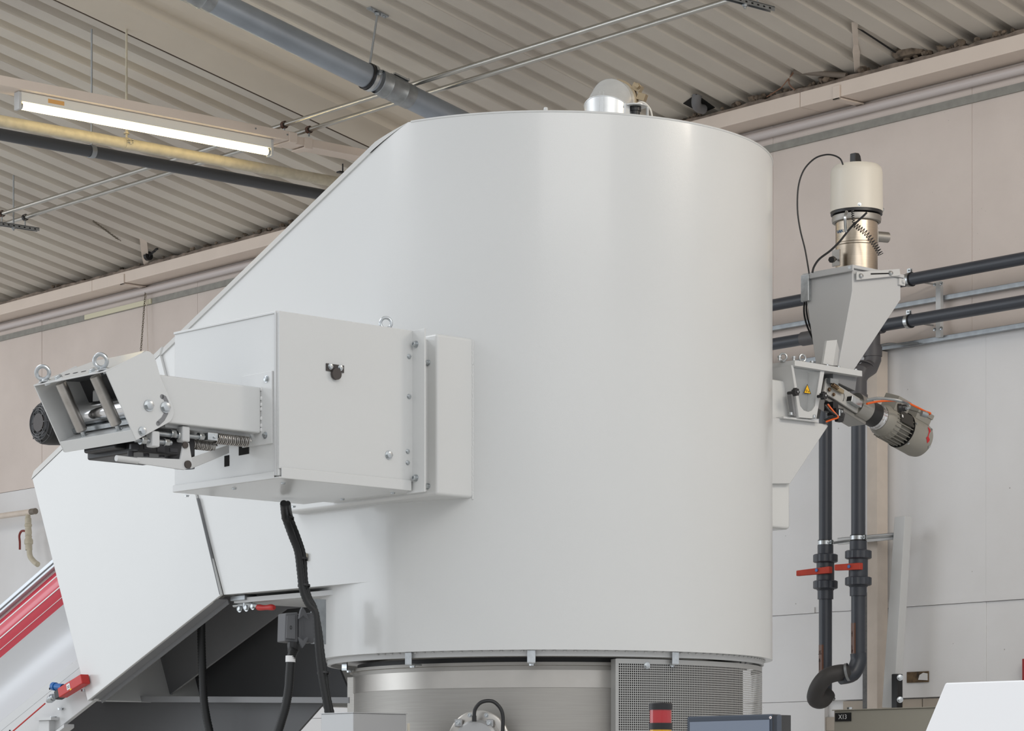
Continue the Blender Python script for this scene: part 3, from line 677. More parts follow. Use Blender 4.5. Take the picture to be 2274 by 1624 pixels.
# sloping edge bar of the chute roof
eb = MB(); x0 = -R
ya, yb_ = -.17, 1.262
n1 = V(0, .408, .913)
def sp(y, x=0, up=0): return V(x, y, zs(y))+n1*up
for yA, yB in ((.0, yb_),):
    eb.add([sp(yA, -R, -.001), sp(yA, -R-.006, .0), sp(yA, -R+.017, .038), sp(yA, R, .034), sp(yA, R, -.001),
            sp(yB, -R, -.001), sp(yB, -R-.006, .0), sp(yB, -R+.017, .038), sp(yB, R, .034), sp(yB, R, -.001)],
           [(0, 1, 6, 5), (1, 2, 7, 6), (2, 3, 8, 7), (3, 4, 9, 8), (0, 5, 9, 4), (0, 4, 3, 2, 1), (5, 6, 7, 8, 9)])
part(sl, 'chute_roof', eb, white)
nc = MB()   # roof plate end following the cylinder
ysn = [(-.178+.178*i/10) for i in range(11)]
lo_ = [sp(y_, -math.sqrt(R*R-y_*y_)-.006*min(1, (y_+.178)/.16), 0) for y_ in ysn]; hi_ = [sp(y_, -math.sqrt(R*R-y_*y_)+.017*min(1, i/9), .038*min(1, i/9)) for i, y_ in enumerate(ysn)]; bk = [sp(y_, .3, .038*min(1, i/9)) for i, y_ in enumerate(ysn)]
nc.add(lo_+hi_+bk, [(i, i+1, 11+i+1, 11+i) for i in range(10)] + [(11+i, 12+i, 23+i, 22+i) for i in range(10)])
part(sl, 'chute_roof_corner', nc, white)
# left nozzle
def nozzle(x0, x1, y0, y1, z0, z1, nm='nozzle'):
    return part(sl, nm, MB().box((x0, y0, z0), (x1, y1, z1)), white, bevel=.012)
nozzle(-.898, -.55, -.4157, .42, 1.01, 1.562)
wb = MB()
for i in range(64):
    z = 1.015+i*.0085; wb.ball((-.733-.002+random.uniform(-.001, .001), -.4157, z+random.uniform(-.003, .003)), .0045, 8, 4, 1.9)
part(sl, 'weld_bead', wb, white, kind='stuff')
nozzle(.35, .92, -.40, .35, 1.012, 1.583)
for (px, py) in ((951, 806), (951, 1080)):
    q = pm(px, py, x=-.898); part(sl, 'cap_screw', MB().cap_screw(q, (-1, 0, 0), .008), zinc)
# white gusset under the right nozzle
g = [pm(1755, 932, y=-.42), pm(1836, 942, y=-.42), pm(1840, 946, y=-.42), pm(1836, 952, y=-.42), pm(1755, 1075, y=-.42), pm(1700, 1075, y=-.42), pm(1700, 925, y=-.42)]
part(sl, 'gusset_plate', MB().prism(g, (0, .26, 0)), white2, bevel=.004)
# clamps under the rim
def rim_clamp(px, lab=None):
    o = P(MACH, px, 1455, d=9.45); an = math.atan2(o.y, o.x); er = V(math.cos(an), math.sin(an), 0); et = V(-er.y, er.x, 0)
    c = er*.79+V(0, 0, ZB)
    part(sl, 'rim_clamp', MB().obox(c+er*.034+V(0, 0, -.022), er*.003, et*.0145, V(0, 0, .022)).obox(c+er*.006+V(0, 0, -.043), er*.03, et*.0145, V(0, 0, .003)), zinc, bevel=.002)
    part(sl, 'bolt', MB().bolt(c+er*.012+V(0, 0, -.046), (0, 0, -1), .008), zinc)
for px in (866, 1183, 1525): rim_clamp(px)
c = pm(771, 1465, d=10.0)
part(sl, 'rim_clamp', MB().box((c.x-.014, c.y-.014, c.z-.038), (c.x-.009, c.y+.014, c.z+.004)).box((c.x-.014, c.y-.014, c.z-.040), (c.x+.034, c.y+.014, c.z-.034)).bolt((c.x+.010, c.y, c.z-.040), (0, 0, -1), .008), zinc)
for px in (1645, 1656):
    c = pm(px, 1472, d=9.95); part(sl, 'stud', MB().cyl(c-V(0, 0, .03), c+V(0, 0, .02), .004, n=8), zinc)
# chute bottom toggle clamp with red handle
c = pm(545, 1335, x=-.78)
tc_ = T('toggle_clamp', 'steel toggle clamp with red handle under the chute edge', 'clamp', MACH, c)
q = lambda px, py: pm(px, py, x=-.78)
part(tc_, 'mount', MB().box((c.x-.03, c.y-.035, ZH-.022), (c.x+.05, c.y+.055, ZH-.004)).box((c.x-.02, c.y-.02, ZH-.012), (c.x+.04, c.y+.02, ZH)), galv, bevel=.002)
part(tc_, 'linkage', MB().tube([q(520, 1345), q(552, 1342), q(575, 1347)], .008, 10).tube([q(532, 1338), q(548, 1352), q(560, 1340)], .006, 8).cyl(q(545, 1330), q(545, 1352), .010, n=12).bolt(q(533, 1352), (-1, 0, 0), .010).bolt(q(548, 1350), (-1, 0, 0), .010).bolt(q(562, 1347), (-1, 0, 0), .009), zinc)
part(tc_, 'handle', MB().tube(smooth_path([q(571, 1349), q(585, 1350), q(600, 1349), q(609, 1350)], 4), .0105, 12, rf=lambda i: 1.0+.12*math.sin(i*.9) if 0 < i < 12 else .7), red, 'red plastic grip')

# ---------------- intake hood (inclined box at the left end of the chute)
hd = T('intake_hood', 'large white slanted sheet metal hood at the lower end of the chute', 'hood', MACH, (-R, 1.5, .365))
xo = R+.012
poly = [(.867, .741), (1.757, .365), (2.159, 1.285), (1.261, 1.688)]
def pl3(x): return [V(x, a_, b_) for a_, b_ in poly]
part(hd, 'side_panel', MB().prism(pl3(-xo), (.0118, 0, 0)), white, bevel=.002)
part(hd, 'side_panel', MB().prism(pl3(xo-.006), (.006, 0, 0)), white, bevel=.002)
part(hd, 'end_panel', MB().prism([V(-xo+.006, 1.757, .365), V(-xo+.006, 2.159, 1.285), V(-xo+.006, 2.152, 1.288), V(-xo+.006, 1.750, .368)], (2*xo-.012, 0, 0)), white)
tp_ = MB(); A = V(0, 1.262, zs(1.262)); B = V(0, 2.165, zs(2.165)-.0)
tp_.add([A+V(-xo-.002, 0, 0), A+V(-xo+.021, 0, 0)+n1*.040, A+V(xo, 0, 0)+n1*.036, A+V(xo, 0, 0), B+V(-xo-.002, 0, 0), B+V(-xo+.021, 0, 0)+n1*.040, B+V(xo, 0, 0)+n1*.036, B+V(xo, 0, 0)],
        [(0, 1, 5, 4), (1, 2, 6, 5), (2, 3, 7, 6), (3, 0, 4, 7), (0, 3, 2, 1), (4, 5, 6, 7)])
part(hd, 'top_panel', tp_, white)
sd = V(0, .887, -.377)
bf = MB(); e0 = V(-xo+.006, .90, .727); e1 = V(-xo+.006, 1.745, .372); nn = V(0, -.38, -.925)
bf.hexa([e0, e0+V(.05, 0, 0), e1+V(.05, 0, 0), e1, e0+nn*-.004, e0+V(.05, 0, 0)+nn*-.004, e1+V(.05, 0, 0)+nn*-.004, e1+nn*-.004])
bf.hexa([e0+V(.05, 0, 0), e0+V(.055, 0, 0), e1+V(.055, 0, 0), e1+V(.05, 0, 0), e0+V(.05, 0, 0)+nn*.016, e0+V(.055, 0, 0)+nn*.016, e1+V(.055, 0, 0)+nn*.016, e1+V(.05, 0, 0)+nn*.016])
part(hd, 'bottom_flange', bf, inner)  # white flange, the shade on its underside painted in as grey
sm = MB(); s0 = V(-xo-.002, .874, .742); s1 = V(-xo-.002, 1.02, 1.116)
sm.hexa([s0+V(0, -.003, 0), s0+V(.012, -.003, 0), s0+V(.012, .0, 0), s0, s1+V(0, -.003, 0), s1+V(.012, -.003, 0), s1+V(.012, 0, 0), s1])
part(hd, 'gasket', sm, inner)

# ---------------- conveyor under the hood
cv = T('conveyor', 'inclined belt conveyor with red striped side rising from lower left into the hood', 'conveyor', MACH, (-.8, 2.0, -.2))
def z0_at(py, x=-.80):
    q = pm(0, py, x=x); return q.z+.42*q.y
def slab(py0, py1, x, th, mat, nm, ya=1.2, yb=3.4, bevel=0, label=None):
    a_, b_ = z0_at(py0, x), z0_at(py1, x)
    return part(cv, nm, MB().prism([V(x, ya, a_-.42*ya), V(x, yb, a_-.42*yb), V(x, yb, b_-.42*yb), V(x, ya, b_-.42*ya)], (th, 0, 0)), mat, label, bevel=bevel)
slab(1343, 1363, -.83, .06, alu, 'top_rail', bevel=.003)
slab(1363, 1374, -.80, .03, white2, 'rail_web')
slab(1352, 1354, -.834, .01, inner, 'rail_groove')
# red striped cover, slightly curved
a_, b_ = z0_at(1372, -.80), z0_at(1462, -.80)
mb = MB(); n = 10
for i in range(n+1):
    t = i/n; zz = a_+(b_-a_)*t; x = -.80-.03*math.sin(PI*t)
    mb.v += [V(x, 1.2, zz-.42*1.2), V(x, 3.4, zz-.42*3.4)]
mb.f += [(2*i, 2*i+1, 2*i+3, 2*i+2) for i in range(n)]
part(cv, 'striped_cover', mb, redband, 'glossy red cover with white pinstripes')
for t, wd in ((.04, .012), (.10, .006), (.30, .014), (.64, .014), (.86, .006)):
    zz = a_+(b_-a_)*t; x = -.80-.03*math.sin(PI*t)-.0015
    part(cv, 'pinstripe', MB().prism([V(x, 1.2, zz-.504+wd*.2), V(x, 3.4, zz-1.428+wd*.2), V(x, 3.4, zz-1.428-wd*.2), V(x, 1.2, zz-.504-wd*.2)], (.001, 0, 0)), paper)
a2, b2 = z0_at(1462, -.80), z0_at(1604, -.80); mb = MB()
for i in range(n+1):
    t = i/n; zz = a2+(b2-a2)*t; x = -.80+.03*math.sin(PI*t)
    mb.v += [V(x, 1.2, zz-.42*1.2), V(x, 3.4, zz-.42*3.4)]
mb.f += [(2*i, 2*i+1, 2*i+3, 2*i+2) for i in range(n)]
part(cv, 'curved_side', mb, M('satin_side_sheet', (196, 197, 199), .32, .25))
slab(1604, 1626, -.82, .02, white2, 'side_frame', ya=1.72, bevel=.002)
slab(1626, 1720, -.83, .02, white2, 'side_frame', ya=1.74, bevel=.002)
slab(1720, 1728, -.86, .05, white2, 'lower_flange', ya=1.92, bevel=.002)
for px, py in ((111, 1530), (22, 1624)):
    q = pm(px, py, x=-.831); part(cv, 'hole', MB().cyl(q, q+V(-.002, 0, 0), .005, n=12), holem)
for px, py in ((118, 1597), (134, 1578), (186, 1537)):
    q = pm(px, py, x=-.84); part(cv, 'bolt', MB().bolt(q+V(0, 0, .01), (0, 0, -1), .009), zinc)
q0, q1 = pm(95, 1601, x=-.84), pm(118, 1640, x=-.84)
part(cv, 'support_leg', MB().box((-.86, q1.y, -EYE), (-.80, q0.y+.0, q0.z)), white2, bevel=.003)
part(cv, 'leg_plate', MB().box((-.87, q1.y-.03, q0.z), (-.79, q0.y+.01, q0.z+.012)), white2)
# white framework below the hood, its shade painted in as grey tones
def poly_plate(pts, x, th, mat, nm, root=cv): return part(root, nm, MB().prism([pm(a_, b_, x=x) for a_, b_ in pts], (th, 0, 0)), mat)
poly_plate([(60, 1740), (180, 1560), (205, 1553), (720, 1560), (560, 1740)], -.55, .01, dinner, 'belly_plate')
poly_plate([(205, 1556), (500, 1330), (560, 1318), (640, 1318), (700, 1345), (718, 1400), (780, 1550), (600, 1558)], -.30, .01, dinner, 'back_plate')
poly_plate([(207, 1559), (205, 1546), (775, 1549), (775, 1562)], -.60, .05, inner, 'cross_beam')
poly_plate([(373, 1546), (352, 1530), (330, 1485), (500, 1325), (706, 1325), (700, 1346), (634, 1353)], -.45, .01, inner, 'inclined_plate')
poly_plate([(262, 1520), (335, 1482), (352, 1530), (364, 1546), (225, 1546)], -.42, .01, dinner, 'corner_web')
part(sl, 'chute_floor', MB().box((-.80, .05, ZH-.03), (.6, .86, ZH-.012)), white2)
# rope pull switch
sw = T('pull_cord_switch', 'red emergency pull cord switch with blue knob on the conveyor side', 'switch', MACH, pm(150, 1530, x=-.86))
q = lambda px, py, x=-.88: pm(px, py, x=x)
A = q(190, 1508); B = q(138, 1540); ax_ = (B-A).normalized(); un = V(-1, 0, 0).cross(ax_).normalized()
part(sw, 'housing', MB().obox((A+B)/2, ax_*(B-A).length/2, un*.020, V(.02, 0, 0)), red, bevel=.004)
part(sw, 'front_block', MB().obox(B+ax_*.014, ax_*.018, un*.018, V(.018, 0, 0)), black, bevel=.004)
part(sw, 'blue_knob', MB().cyl(q(140, 1527), q(119, 1525), .014, n=18).cyl(q(124, 1525.5), q(118, 1524.5), .017, n=18), blue)
part(sw, 'blue_knob_neck', MB().cyl(q(147, 1529), q(133, 1526), .012, n=14), black)
part(sw, 'cord_coupling', MB().lathe(q(120, 1547), q(98, 1564)-q(120, 1547), [(0, 0), (.012, 0), (.012, .01), (.016, .012), (.016, .03), (.008, .05), (0, .055)], 14), zinc)
part(sw, 'pull_rope', MB().cyl(q(100, 1563), q(20, 1632), .003, n=8), red)
part(sw, 'rating_label', MB().obox((A*.45+B*.55)+V(-.0205, 0, 0), ax_*.012, un*.012, V(.0004, 0, 0)), paper)
part(sw, 'label_print', MB().obox((A*.45+B*.55)+V(-.0212, 0, 0)+un*.004, ax_*.008, un*.001, V(.0003, 0, 0)).obox((A*.45+B*.55)+V(-.0212, 0, 0)-un*.002, ax_*.008, un*.001, V(.0003, 0, 0)), inkm)
part(sw, 'warning_sticker', MB().obox((A*.52+B*.48)+V(-.0205, 0, 0)+un*.016, ax_*.006, un*.003, V(.0004, 0, 0)), yellow_s)

# ================================================================= LEFT FEEDER HOUSING
fx0, fx1, fy0, fy1, fz0, fz1 = -1.573, -1.009, -.4157, .1626, 1.017, 1.555
fd = T('feeder_housing', 'white sheet metal box mounted on the left side of the silo', 'housing', MACH, (fx0, fy0, fz0))
part(fd, 'body', MB().box((fx0, fy0+.004, fz0+.006), (fx1, fy1, fz1)), white, bevel=.004)
part(fd, 'side_cover', MB().box((fx0-.001, fy0-.001, fz0+.03), (fx1+.002, fy0+.0035, fz1+.001)), white, bevel=.0015)
part(fd, 'corner_strip', MB().box((fx0-.004, fy0+.012, fz0+.008), (fx0, fy0+.022, fz1-.004)), white2, bevel=.001)
part(fd, 'bottom_tray', MB().box((fx0-.003, fy0-.004, fz0-.002), (fx1-.004, fy1+.003, fz0+.004)).box((fx0+.006, fy0-.006, fz0-.002), (fx1-.006, fy0-.001, fz0+.034)).box((fx0-.006, fy0+.022, fz0-.002), (fx0-.001, fy1+.002, fz0+.022)), white, bevel=.0025)
part(fd, 'top_lip', MB().box((fx0-.004, fy0+.014, fz1-.006), (fx0+.01, fy1, fz1+.003)), white, bevel=.0025)
part(fd, 'back_throat', MB().box((fx1, fy0+.05, fz0+.01), (-.898, fy1-.02, fz1-.01)), white)
part(fd, 'mounting_flange', MB().box((-1.008, -.479, 1.008), (-1.002, fy0+.03, 1.556)), white, bevel=.001)
for (px, py) in ((924, 765), (924, 1062)):
    q = pm(px, py, x=-1.008); part(fd, 'cap_screw', MB().cap_screw(q, (-1, 0, 0), .009), zinc)
for (px, py, r) in ((908, 792, .006), (908, 881, .006), (905, 1003, .0058), (905, 1028, .0058), (863, 1011, .0105)):
    q = pm(px, py, y=fy0-.001); part(fd, 'bolt', MB().bolt(q, (0, -1, 0), r), zinc)
lt_ = pm(743, 818, y=fy0-.001)
lk = part(fd, 'latch_plate', MB().box((lt_.x-.037, fy0-.005, lt_.z-.012), (lt_.x+.037, fy0-.001, lt_.z+.012)), M('dark_latch', (58, 54, 52), .5))
part(fd, 'latch_knob', MB().cyl(lt_+V(0, -.004, -.020), lt_+V(0, -.014, -.020), .019, n=24), M('dark_latch2', (64, 58, 56), .5))
for s_ in (-1, 1): part(lk, 'bolt', MB().bolt(lt_+V(.021*s_, -.004, .003), (0, -1, 0), .007, .005), zinc)
q = pm(857, 728, y=-.2); q = P(MACH, 857, 727, z=fz1+.002)
q = pm(857, 735, d=9.3); q.z = fz1; ee = pm(857, 726, z=fz1)
ebp = pm(857, 730, y=-.36); ebp.z = fz1
part(fd, 'eye_bolt', MB().eye(ebp, (0, 0, 1), (.62, .78, .1), .0185, .0055), zinc)
for (px, py) in ((520, 1087), (415, 1103), (629, 1075)):
    q = pm(px, py-3, z=fz0-.002); part(fd, 'tray_screw', MB().bolt(q, (0, 0, -1), .006), zinc)
for (px, py) in ((760, 1110), (652, 1126), (872, 1096)):
    q = pm(px, py-2, z=fz0-.002); part(fd, 'tray_screw', MB().bolt(q, (0, 0, -1), .006), zinc)
# slots in the front
for pts in ([(498, 1013), (508, 1011), (508, 1035), (498, 1037)], [(530, 992), (552, 990), (552, 1008), (530, 1012)]):
    part(fd, 'slot', MB().prism([pm(a_, b_, x=fx0-.002) for a_, b_ in pts], (.003, 0, 0)), holem)

# ---------------- roller arm and head
ra = T('roller_head', 'white tilted sheet metal head with steel guide rollers on the arm of the feeder box', 'roller unit', MACH, (-2.1, -.2, 1.1))
yS = -.3275
q1, q2 = pm(607, 824, x=fx0), pm(607, 985, x=fx0)
mp_ = [V(fx0-.006, q1.y, q1.z), V(fx0-.006, q2.y, q2.z), V(fx0-.006, q2.y+.16, q2.z+.0), V(fx0-.006, q2.y+.16, q1.z)]
part(ra, 'mounting_plate', MB().prism(mp_, (.006, 0, 0)), white, bevel=.001)
for px, py in ((592, 842), (589, 967), (553, 973)):
    q = pm(px, py, x=fx0-.006); part(ra, 'bolt', MB().bolt(q, (-1, 0, 0), .008), zinc)
am = MB().box((-2.02, yS, 1.168), (fx0-.006, yS+.05, 1.318))
part(ra, 'arm', am, white, bevel=.006)
part(ra, 'arm', MB().box((-2.02, yS+.27, 1.168), (fx0-.006, yS+.32, 1.30)), white, bevel=.008)
aw = MB()
for i in range(7): aw.ball((fx0-.006, yS-.001, 1.175+i*.022+random.uniform(-.006, .006)), .0048, 8, 4, 1.6)
part(ra, 'weld_bead', aw, white, kind='stuff')
part(ra, 'cross_plate', MB().box((-1.93, yS+.04, 1.16), (fx0-.02, yS+.30, 1.168)), white2)
# head frame: local axes e (along top edge), g (down the front)
yH0, yH1 = -.34, .0645
O = V(-2.189, 0, 1.303); e = V(.159, 0, .082).normalized(); g = V(.112, 0, -.202).normalized(); HL = .231
def hp(a_, b_, y): return O+e*a_+g*b_+V(0, y, 0)
sp_pts = [pm(236, 826, y=yH0), pm(326, 779.5, y=yH0), pm(333, 781, y=yH0), pm(341, 788, y=yH0), pm(347, 803, y=yH0), pm(356, 835, y=yH0), pm(386, 905, y=yH0), pm(387, 918, y=yH0), pm(383, 930, y=yH0), pm(378, 937, y=yH0), pm(303, 978, y=yH0)]
part(ra, 'side_plate', MB().prism(sp_pts, (0, .006, 0)), white, bevel=.0015)
fp = [hp(0, 0, yH1), hp(.178, 0, yH1), hp(.20, .06, yH1), hp(.20, .17, yH1), hp(.12, HL, yH1), hp(0, HL, yH1)]
part(ra, 'side_plate', MB().prism(fp, (0, .005, 0)), white, bevel=.001)
part(ra, 'top_plate', MB().prism([hp(-.001, -.004, yH0), hp(.155, -.004, yH0), hp(.178, -.004, yH0+.02), hp(.178, -.004, yH1-.10), hp(.06, -.004, yH1+.005), hp(-.001, -.004, yH1+.005)], -g*-.004), white, bevel=.001)
part(ra, 'bottom_plate', MB().prism([hp(.0, HL-.034, yH0+.006), hp(.13, HL-.034, yH0+.006), hp(.13, HL-.034, yH1), hp(.0, HL-.034, yH1)], g*.004).prism([hp(-.001, HL-.036, yH0+.004), hp(-.001, HL+.002, yH0+.004), hp(-.001, HL+.002, yH1-.002), hp(-.001, HL-.036, yH1-.002)], e*.004), white, bevel=.001)
part(ra, 'rear_cover', MB().prism([hp(.165, .045, yH0+.006), hp(.165, .19, yH0+.006), hp(.165, .19, yH1), hp(.165, .045, yH1)], e*.004), M('shaded_inner_plate', (56, 56, 58), .5))  # shade inside the head put into the plate colour
part(ra, 'inner_shelf', MB().prism([hp(.10, .02, yH0+.006), hp(.17, .05, yH0+.006), hp(.17, .05, yH1), hp(.10, .02, yH1)], g*.003), dinner)  # shadowed shelf, its shade painted in as dark grey
for (px_t, py_t, px_b, py_b) in ((135, 856, 181, 958), (213, 837, 254, 944)):
    yy = None
    # ray meets the plane of rollers: a = .035 from front
    def on(px, py, a_=.03):
        o = MACH.i @ Vector((0, 0, EYE)); r = (pm(px, py, d=1)-o); n_ = e; t = ((O+e*a_)-o).dot(n_)/r.dot(n_); return o+r*t
    a0, b0 = on(px_t, py_t), on(px_b, py_b); ym = (a0.y+b0.y)/2
    A_ = hp(.03, .010, ym); B_ = hp(.03, HL-.05, ym)
    part(ra, 'guide_roller', MB().lathe(A_, B_-A_, [(0, 0), (.014, 0), (.0185, .004), (.0185, (B_-A_).length-.004), (.014, (B_-A_).length), (0, (B_-A_).length)], 28), iron, 'dark steel guide roller')
    part(ra, 'roller_pin', MB().cyl(B_, B_+g*.018, .008, n=12).bolt(B_+g*.014, g, .008), zinc)
    part(ra, 'bolt', MB().bolt(hp(.03, -.004, ym), -g, .0095), zinc)
for px, py in ((95, 846), (223, 819)):
    q = P(MACH, px, py, z=1.32); a0 = on(px, py, .012)
    part(ra, 'eye_bolt', MB().eye(hp(.018, -.004, a0.y), -g*.55+V(0,0,.5), (.66, .74, .2) if px < 100 else (.8, .6, .2), .0205, .0066), zinc)
for i, yq in enumerate((-.26, -.12, .03)):
    part(ra, 'nut', MB().bolt(hp(.02, .0, [-.31, -.31, .02][i]), g, .009, washer=False), zinc)
for i in range(5): part(ra, 'slot', MB().prism([hp(.045+.003*i, -.0045, -.20+.05*i-.012), hp(.05+.003*i, -.0045, -.20+.05*i-.012), hp(.05+.003*i, -.0045, -.20+.05*i+.012), hp(.045+.003*i, -.0045, -.20+.05*i+.012)], -g*.0008), holem)
# big polished drive roller across
part(ra, 'drive_roller', MB().cyl(hp(.10, .145, yH0+.02), hp(.10, .145, yH1-.01), .036, n=36), chrome, 'polished drive roller')
part(ra, 'roller_tray', MB().prism([hp(.06, HL-.04, yH0+.01), hp(.15, HL-.04, yH0+.01), hp(.15, HL-.04, yH1), hp(.06, HL-.04, yH1)], -g*.014), zinc)
# bolts and curved slot in the side plate
for px, py, r in ((330, 901, .0125), (367, 905, .0125), (316, 958, .010)):
    q = pm(px, py, y=yH0-.001); part(ra, 'bolt', MB().bolt(q, (0, -1, 0), r), zinc)
c0 = pm(330, 901, y=yH0-.0005); ap = []
pa = [(360, 881), (366, 884), (370, 892), (371, 905), (369, 918), (362, 931), (351, 941)]
pts_o = [pm(a_, b_, y=yH0-.0006) for a_, b_ in pa]; mb = MB(); vs = []
for i, p_ in enumerate(pts_o):
    t_ = (pts_o[min(i+1, 6)]-pts_o[max(i-1, 0)]).normalized(); nrm = t_.cross(V(0, 1, 0)); vs += [p_+nrm*.0075, p_-nrm*.0075]
mb.add(vs, [(2*i, 2*i+1, 2*i+3, 2*i+2) for i in range(6)])
for p_ in (pts_o[0], pts_o[-1]): mb.cyl(p_, p_+V(0, .0004, 0), .0075, n=16)
part(ra, 'curved_slot', mb, inner)
# fan motor on the far side
fc = pm(118, 942, y=.16); A_ = fc
fan = part(ra, 'motor_fan_cover', MB().lathe(A_+V(.09, 0, 0), (-1, 0, 0), [(0, 0), (.062, 0), (.066, .05), (.070, .10), (.069, .125), (.055, .14), (.035, .143), (0, .143)], 40), black)
part(fan, 'cover_disc', MB().cyl(A_+V(-.053, 0, 0), A_+V(-.058, 0, 0), .030, n=28), M('dull_disc', (66, 60, 58), .5))
gr = MB()
for rr in (.040, .048, .056, .064): gr.torus(A_+V(-.058+max(0, rr-.05)*1.0, 0, 0), (1, 0, 0), rr, .0016, 36, 5)
for i in range(8):
    an = i*PI/4; gr.tube([A_+V(-.058, math.cos(an)*.03, math.sin(an)*.03), A_+V(-.045, math.cos(an)*.068, math.sin(an)*.068)], .0018, 5)
part(fan, 'grille', gr, M('grille_ring', (78, 78, 80), .4))
q = lambda px, py, y=-.25: pm(px, py, y=y)
mbk = MB().box((-2.02, -.27, 1.075), (-1.80, .02, 1.145)).box((-2.06, -.2, 1.09), (-1.98, -.02, 1.13)).cyl((-1.86, -.24, 1.06), (-1.86, -.24, 1.15), .03, n=20)
part(ra, 'gear_block', mbk, black, bevel=.006)
fn = MB()
for i in range(5): fn.box((-2.05+i*.05, -.272, 1.082+.004*(i % 2)), (-2.02+i*.05, -.262, 1.098+.012*(i % 3)))
for i in range(4): fn.cyl((-2.03+i*.06, -.24, 1.062+.004*i), (-2.03+i*.06, -.24, 1.08), .010, n=12)
part(ra, 'block_fittings', fn, M('dark_fittings', (44, 44, 48), .4))
part(ra, 'blue_motor', MB().cyl((-1.78, -.18, 1.05), (-1.78, -.18, 1.16), .035, n=24), M('dark_blue_motor', (28, 38, 54), .4))
# tension rods with nuts, springs
def rod(pa_, pb_, y, r): return MB().cyl(pm(*pa_, y=y), pm(*pb_, y=y), r, n=14)
part(ra, 'threaded_rod', rod((348, 963), (400, 969), -.30, .0075), galv)
part(ra, 'threaded_rod', rod((300, 977), (380, 984), -.32, .0075), galv)
part(ra, 'threaded_rod', rod((395, 967), (452, 972), -.30, .0075), galv)
for px, py, yy, r in ((384, 964, -.30, .013), (399, 967, -.30, .013), (318, 978, -.32, .013), (370, 983, -.32, .011), (447, 970, -.30, .011)):
    c_ = pm(px, py, y=yy); part(ra, 'nut', MB().cyl(c_+V(-.008, 0, 0), c_+V(.008, 0, 0), r, n=6).cyl(c_+V(-.012, 0, 0), c_+V(-.008, 0, 0), r*1.1, n=18), zinc)
for px, py, yy in ((407, 967, -.30), (340, 978, -.32)):
    c_ = pm(px, py, y=yy); part(ra, 'pivot_block', MB().box((c_.x-.014, yy-.016, c_.z-.022), (c_.x+.016, yy+.02, c_.z+.028)), white2, bevel=.005)
c_ = pm(466, 971, y=-.30); part(ra, 'fork_end', MB().box((c_.x-.018, -.315, c_.z-.012), (c_.x+.022, -.285, c_.z+.013)).cyl(c_+V(.008, -.02, 0), c_+V(.008, .0, 0), .006, n=12), zinc, bevel=.002)
part(ra, 'tension_spring', MB().spring(pm(478, 974, y=-.30), pm(551, 982, y=-.30), .0155, .0026, 17), iron)
part(ra, 'tension_spring', MB().spring(pm(420, 986, y=-.25), pm(476, 992, y=-.25), .0145, .0026, 14), iron)
part(ra, 'spring_shade', MB().cyl(pm(480, 974, y=-.30), pm(549, 982, y=-.30), .010, n=12), black)
# lever linkage
q = lambda px, py: pm(px, py, y=-.345)
part(ra, 'hand_lever', MB().cyl(q(258, 1018), q(306, 1024), .0095, n=18), white2, 'grey hand lever')
lv = [q(306, 1016), q(401, 1020), q(408, 984), q(420, 984), q(428, 1030), q(424, 1038), q(410, 1044), q(306, 1029)]
part(ra, 'lever_plate', MB().prism(lv, (0, .008, 0)), white2, bevel=.001)
A_, B_ = q(424, 1036), pm(512, 1002, y=-.345)
lk_ = [pm(423, 1017, y=-.335), pm(508, 988, x=-1.62), pm(508, 1006, x=-1.62), pm(423, 1041, y=-.335)]
part(ra, 'link_bar', MB().prism([lk_[0], lk_[1], lk_[2], lk_[3]], (.006, .006, 0)), white2)
for px, py, r in ((416, 1032, .0125), (410, 989, .0105)):
    c_ = q(px, py); part(ra, 'pivot_pin', MB().cyl(c_, c_+V(0, -.006, 0), r, n=22), M('dark_pin', (72, 66, 62), .5, .4))

# ================================================================= RIGHT DOSING UNIT
du2 = T('dosing_unit', 'side dosing unit with clear window and inclined screw on the right of the silo', 'dosing unit', MACH, (1.0, -.3, 1.3))
yD = -.46
part(du2, 'top_plate', MB().box((.878, yD, 1.632), (1.275, -.10, 1.654)), white2, bevel=.001)
part(du2, 'rear_body', MB().box((.93, -.40, 1.36), (1.02, -.12, 1.632)), inner)
fw = lambda px, py, y=yD+.01: pm(px, py, y=y)
fr = [fw(1757, 812), fw(1831, 824), fw(1812, 932), fw(1773, 928)]
# window frame with U opening: outer trapezoid ring
inn = [fw(1762, 815), fw(1822, 824), fw(1810, 902), fw(1803, 912), fw(1795, 915), fw(1785, 912), fw(1777, 902)]
cen = sum(inn, V(0, 0, 0))/len(inn)
outr = []
om = [fw(1757, 811), fw(1831, 823), fw(1817, 903), fw(1813, 930), fw(1795, 929), fw(1774, 927), fw(1771, 903)]
mb = MB(); n = 7; mb.v = om+inn+[v+V(0, .008, 0) for v in om+inn]
for i in range(n):
    j = (i+1) % n; mb.f += [(i, j, n+j, n+i), (2*n+i, 3*n+i, 3*n+j, 2*n+j), (n+i, n+j, 3*n+j, 3*n+i), (j, i, 2*n+i, 2*n+j)]
part(du2, 'window_frame', mb, white2)
part(du2, 'window_pane', MB().prism([v+V(0, .004, 0) for v in inn], (0, .003, 0)), clear, 'clear plastic inspection window')
part(du2, 'inner_hopper', MB().prism([fw(1768, 818, yD+.08), fw(1815, 826, yD+.08), fw(1806, 892, yD+.08), fw(1780, 888, yD+.08)], (0, .02, 0)), steel)
part(du2, 'inner_side', MB().prism([fw(1757, 812, yD+.012), fw(1773, 928, yD+.012), fw(1776, 928, yD+.012), fw(1762, 812, yD+.012)], (0, .22, 0)), white2)
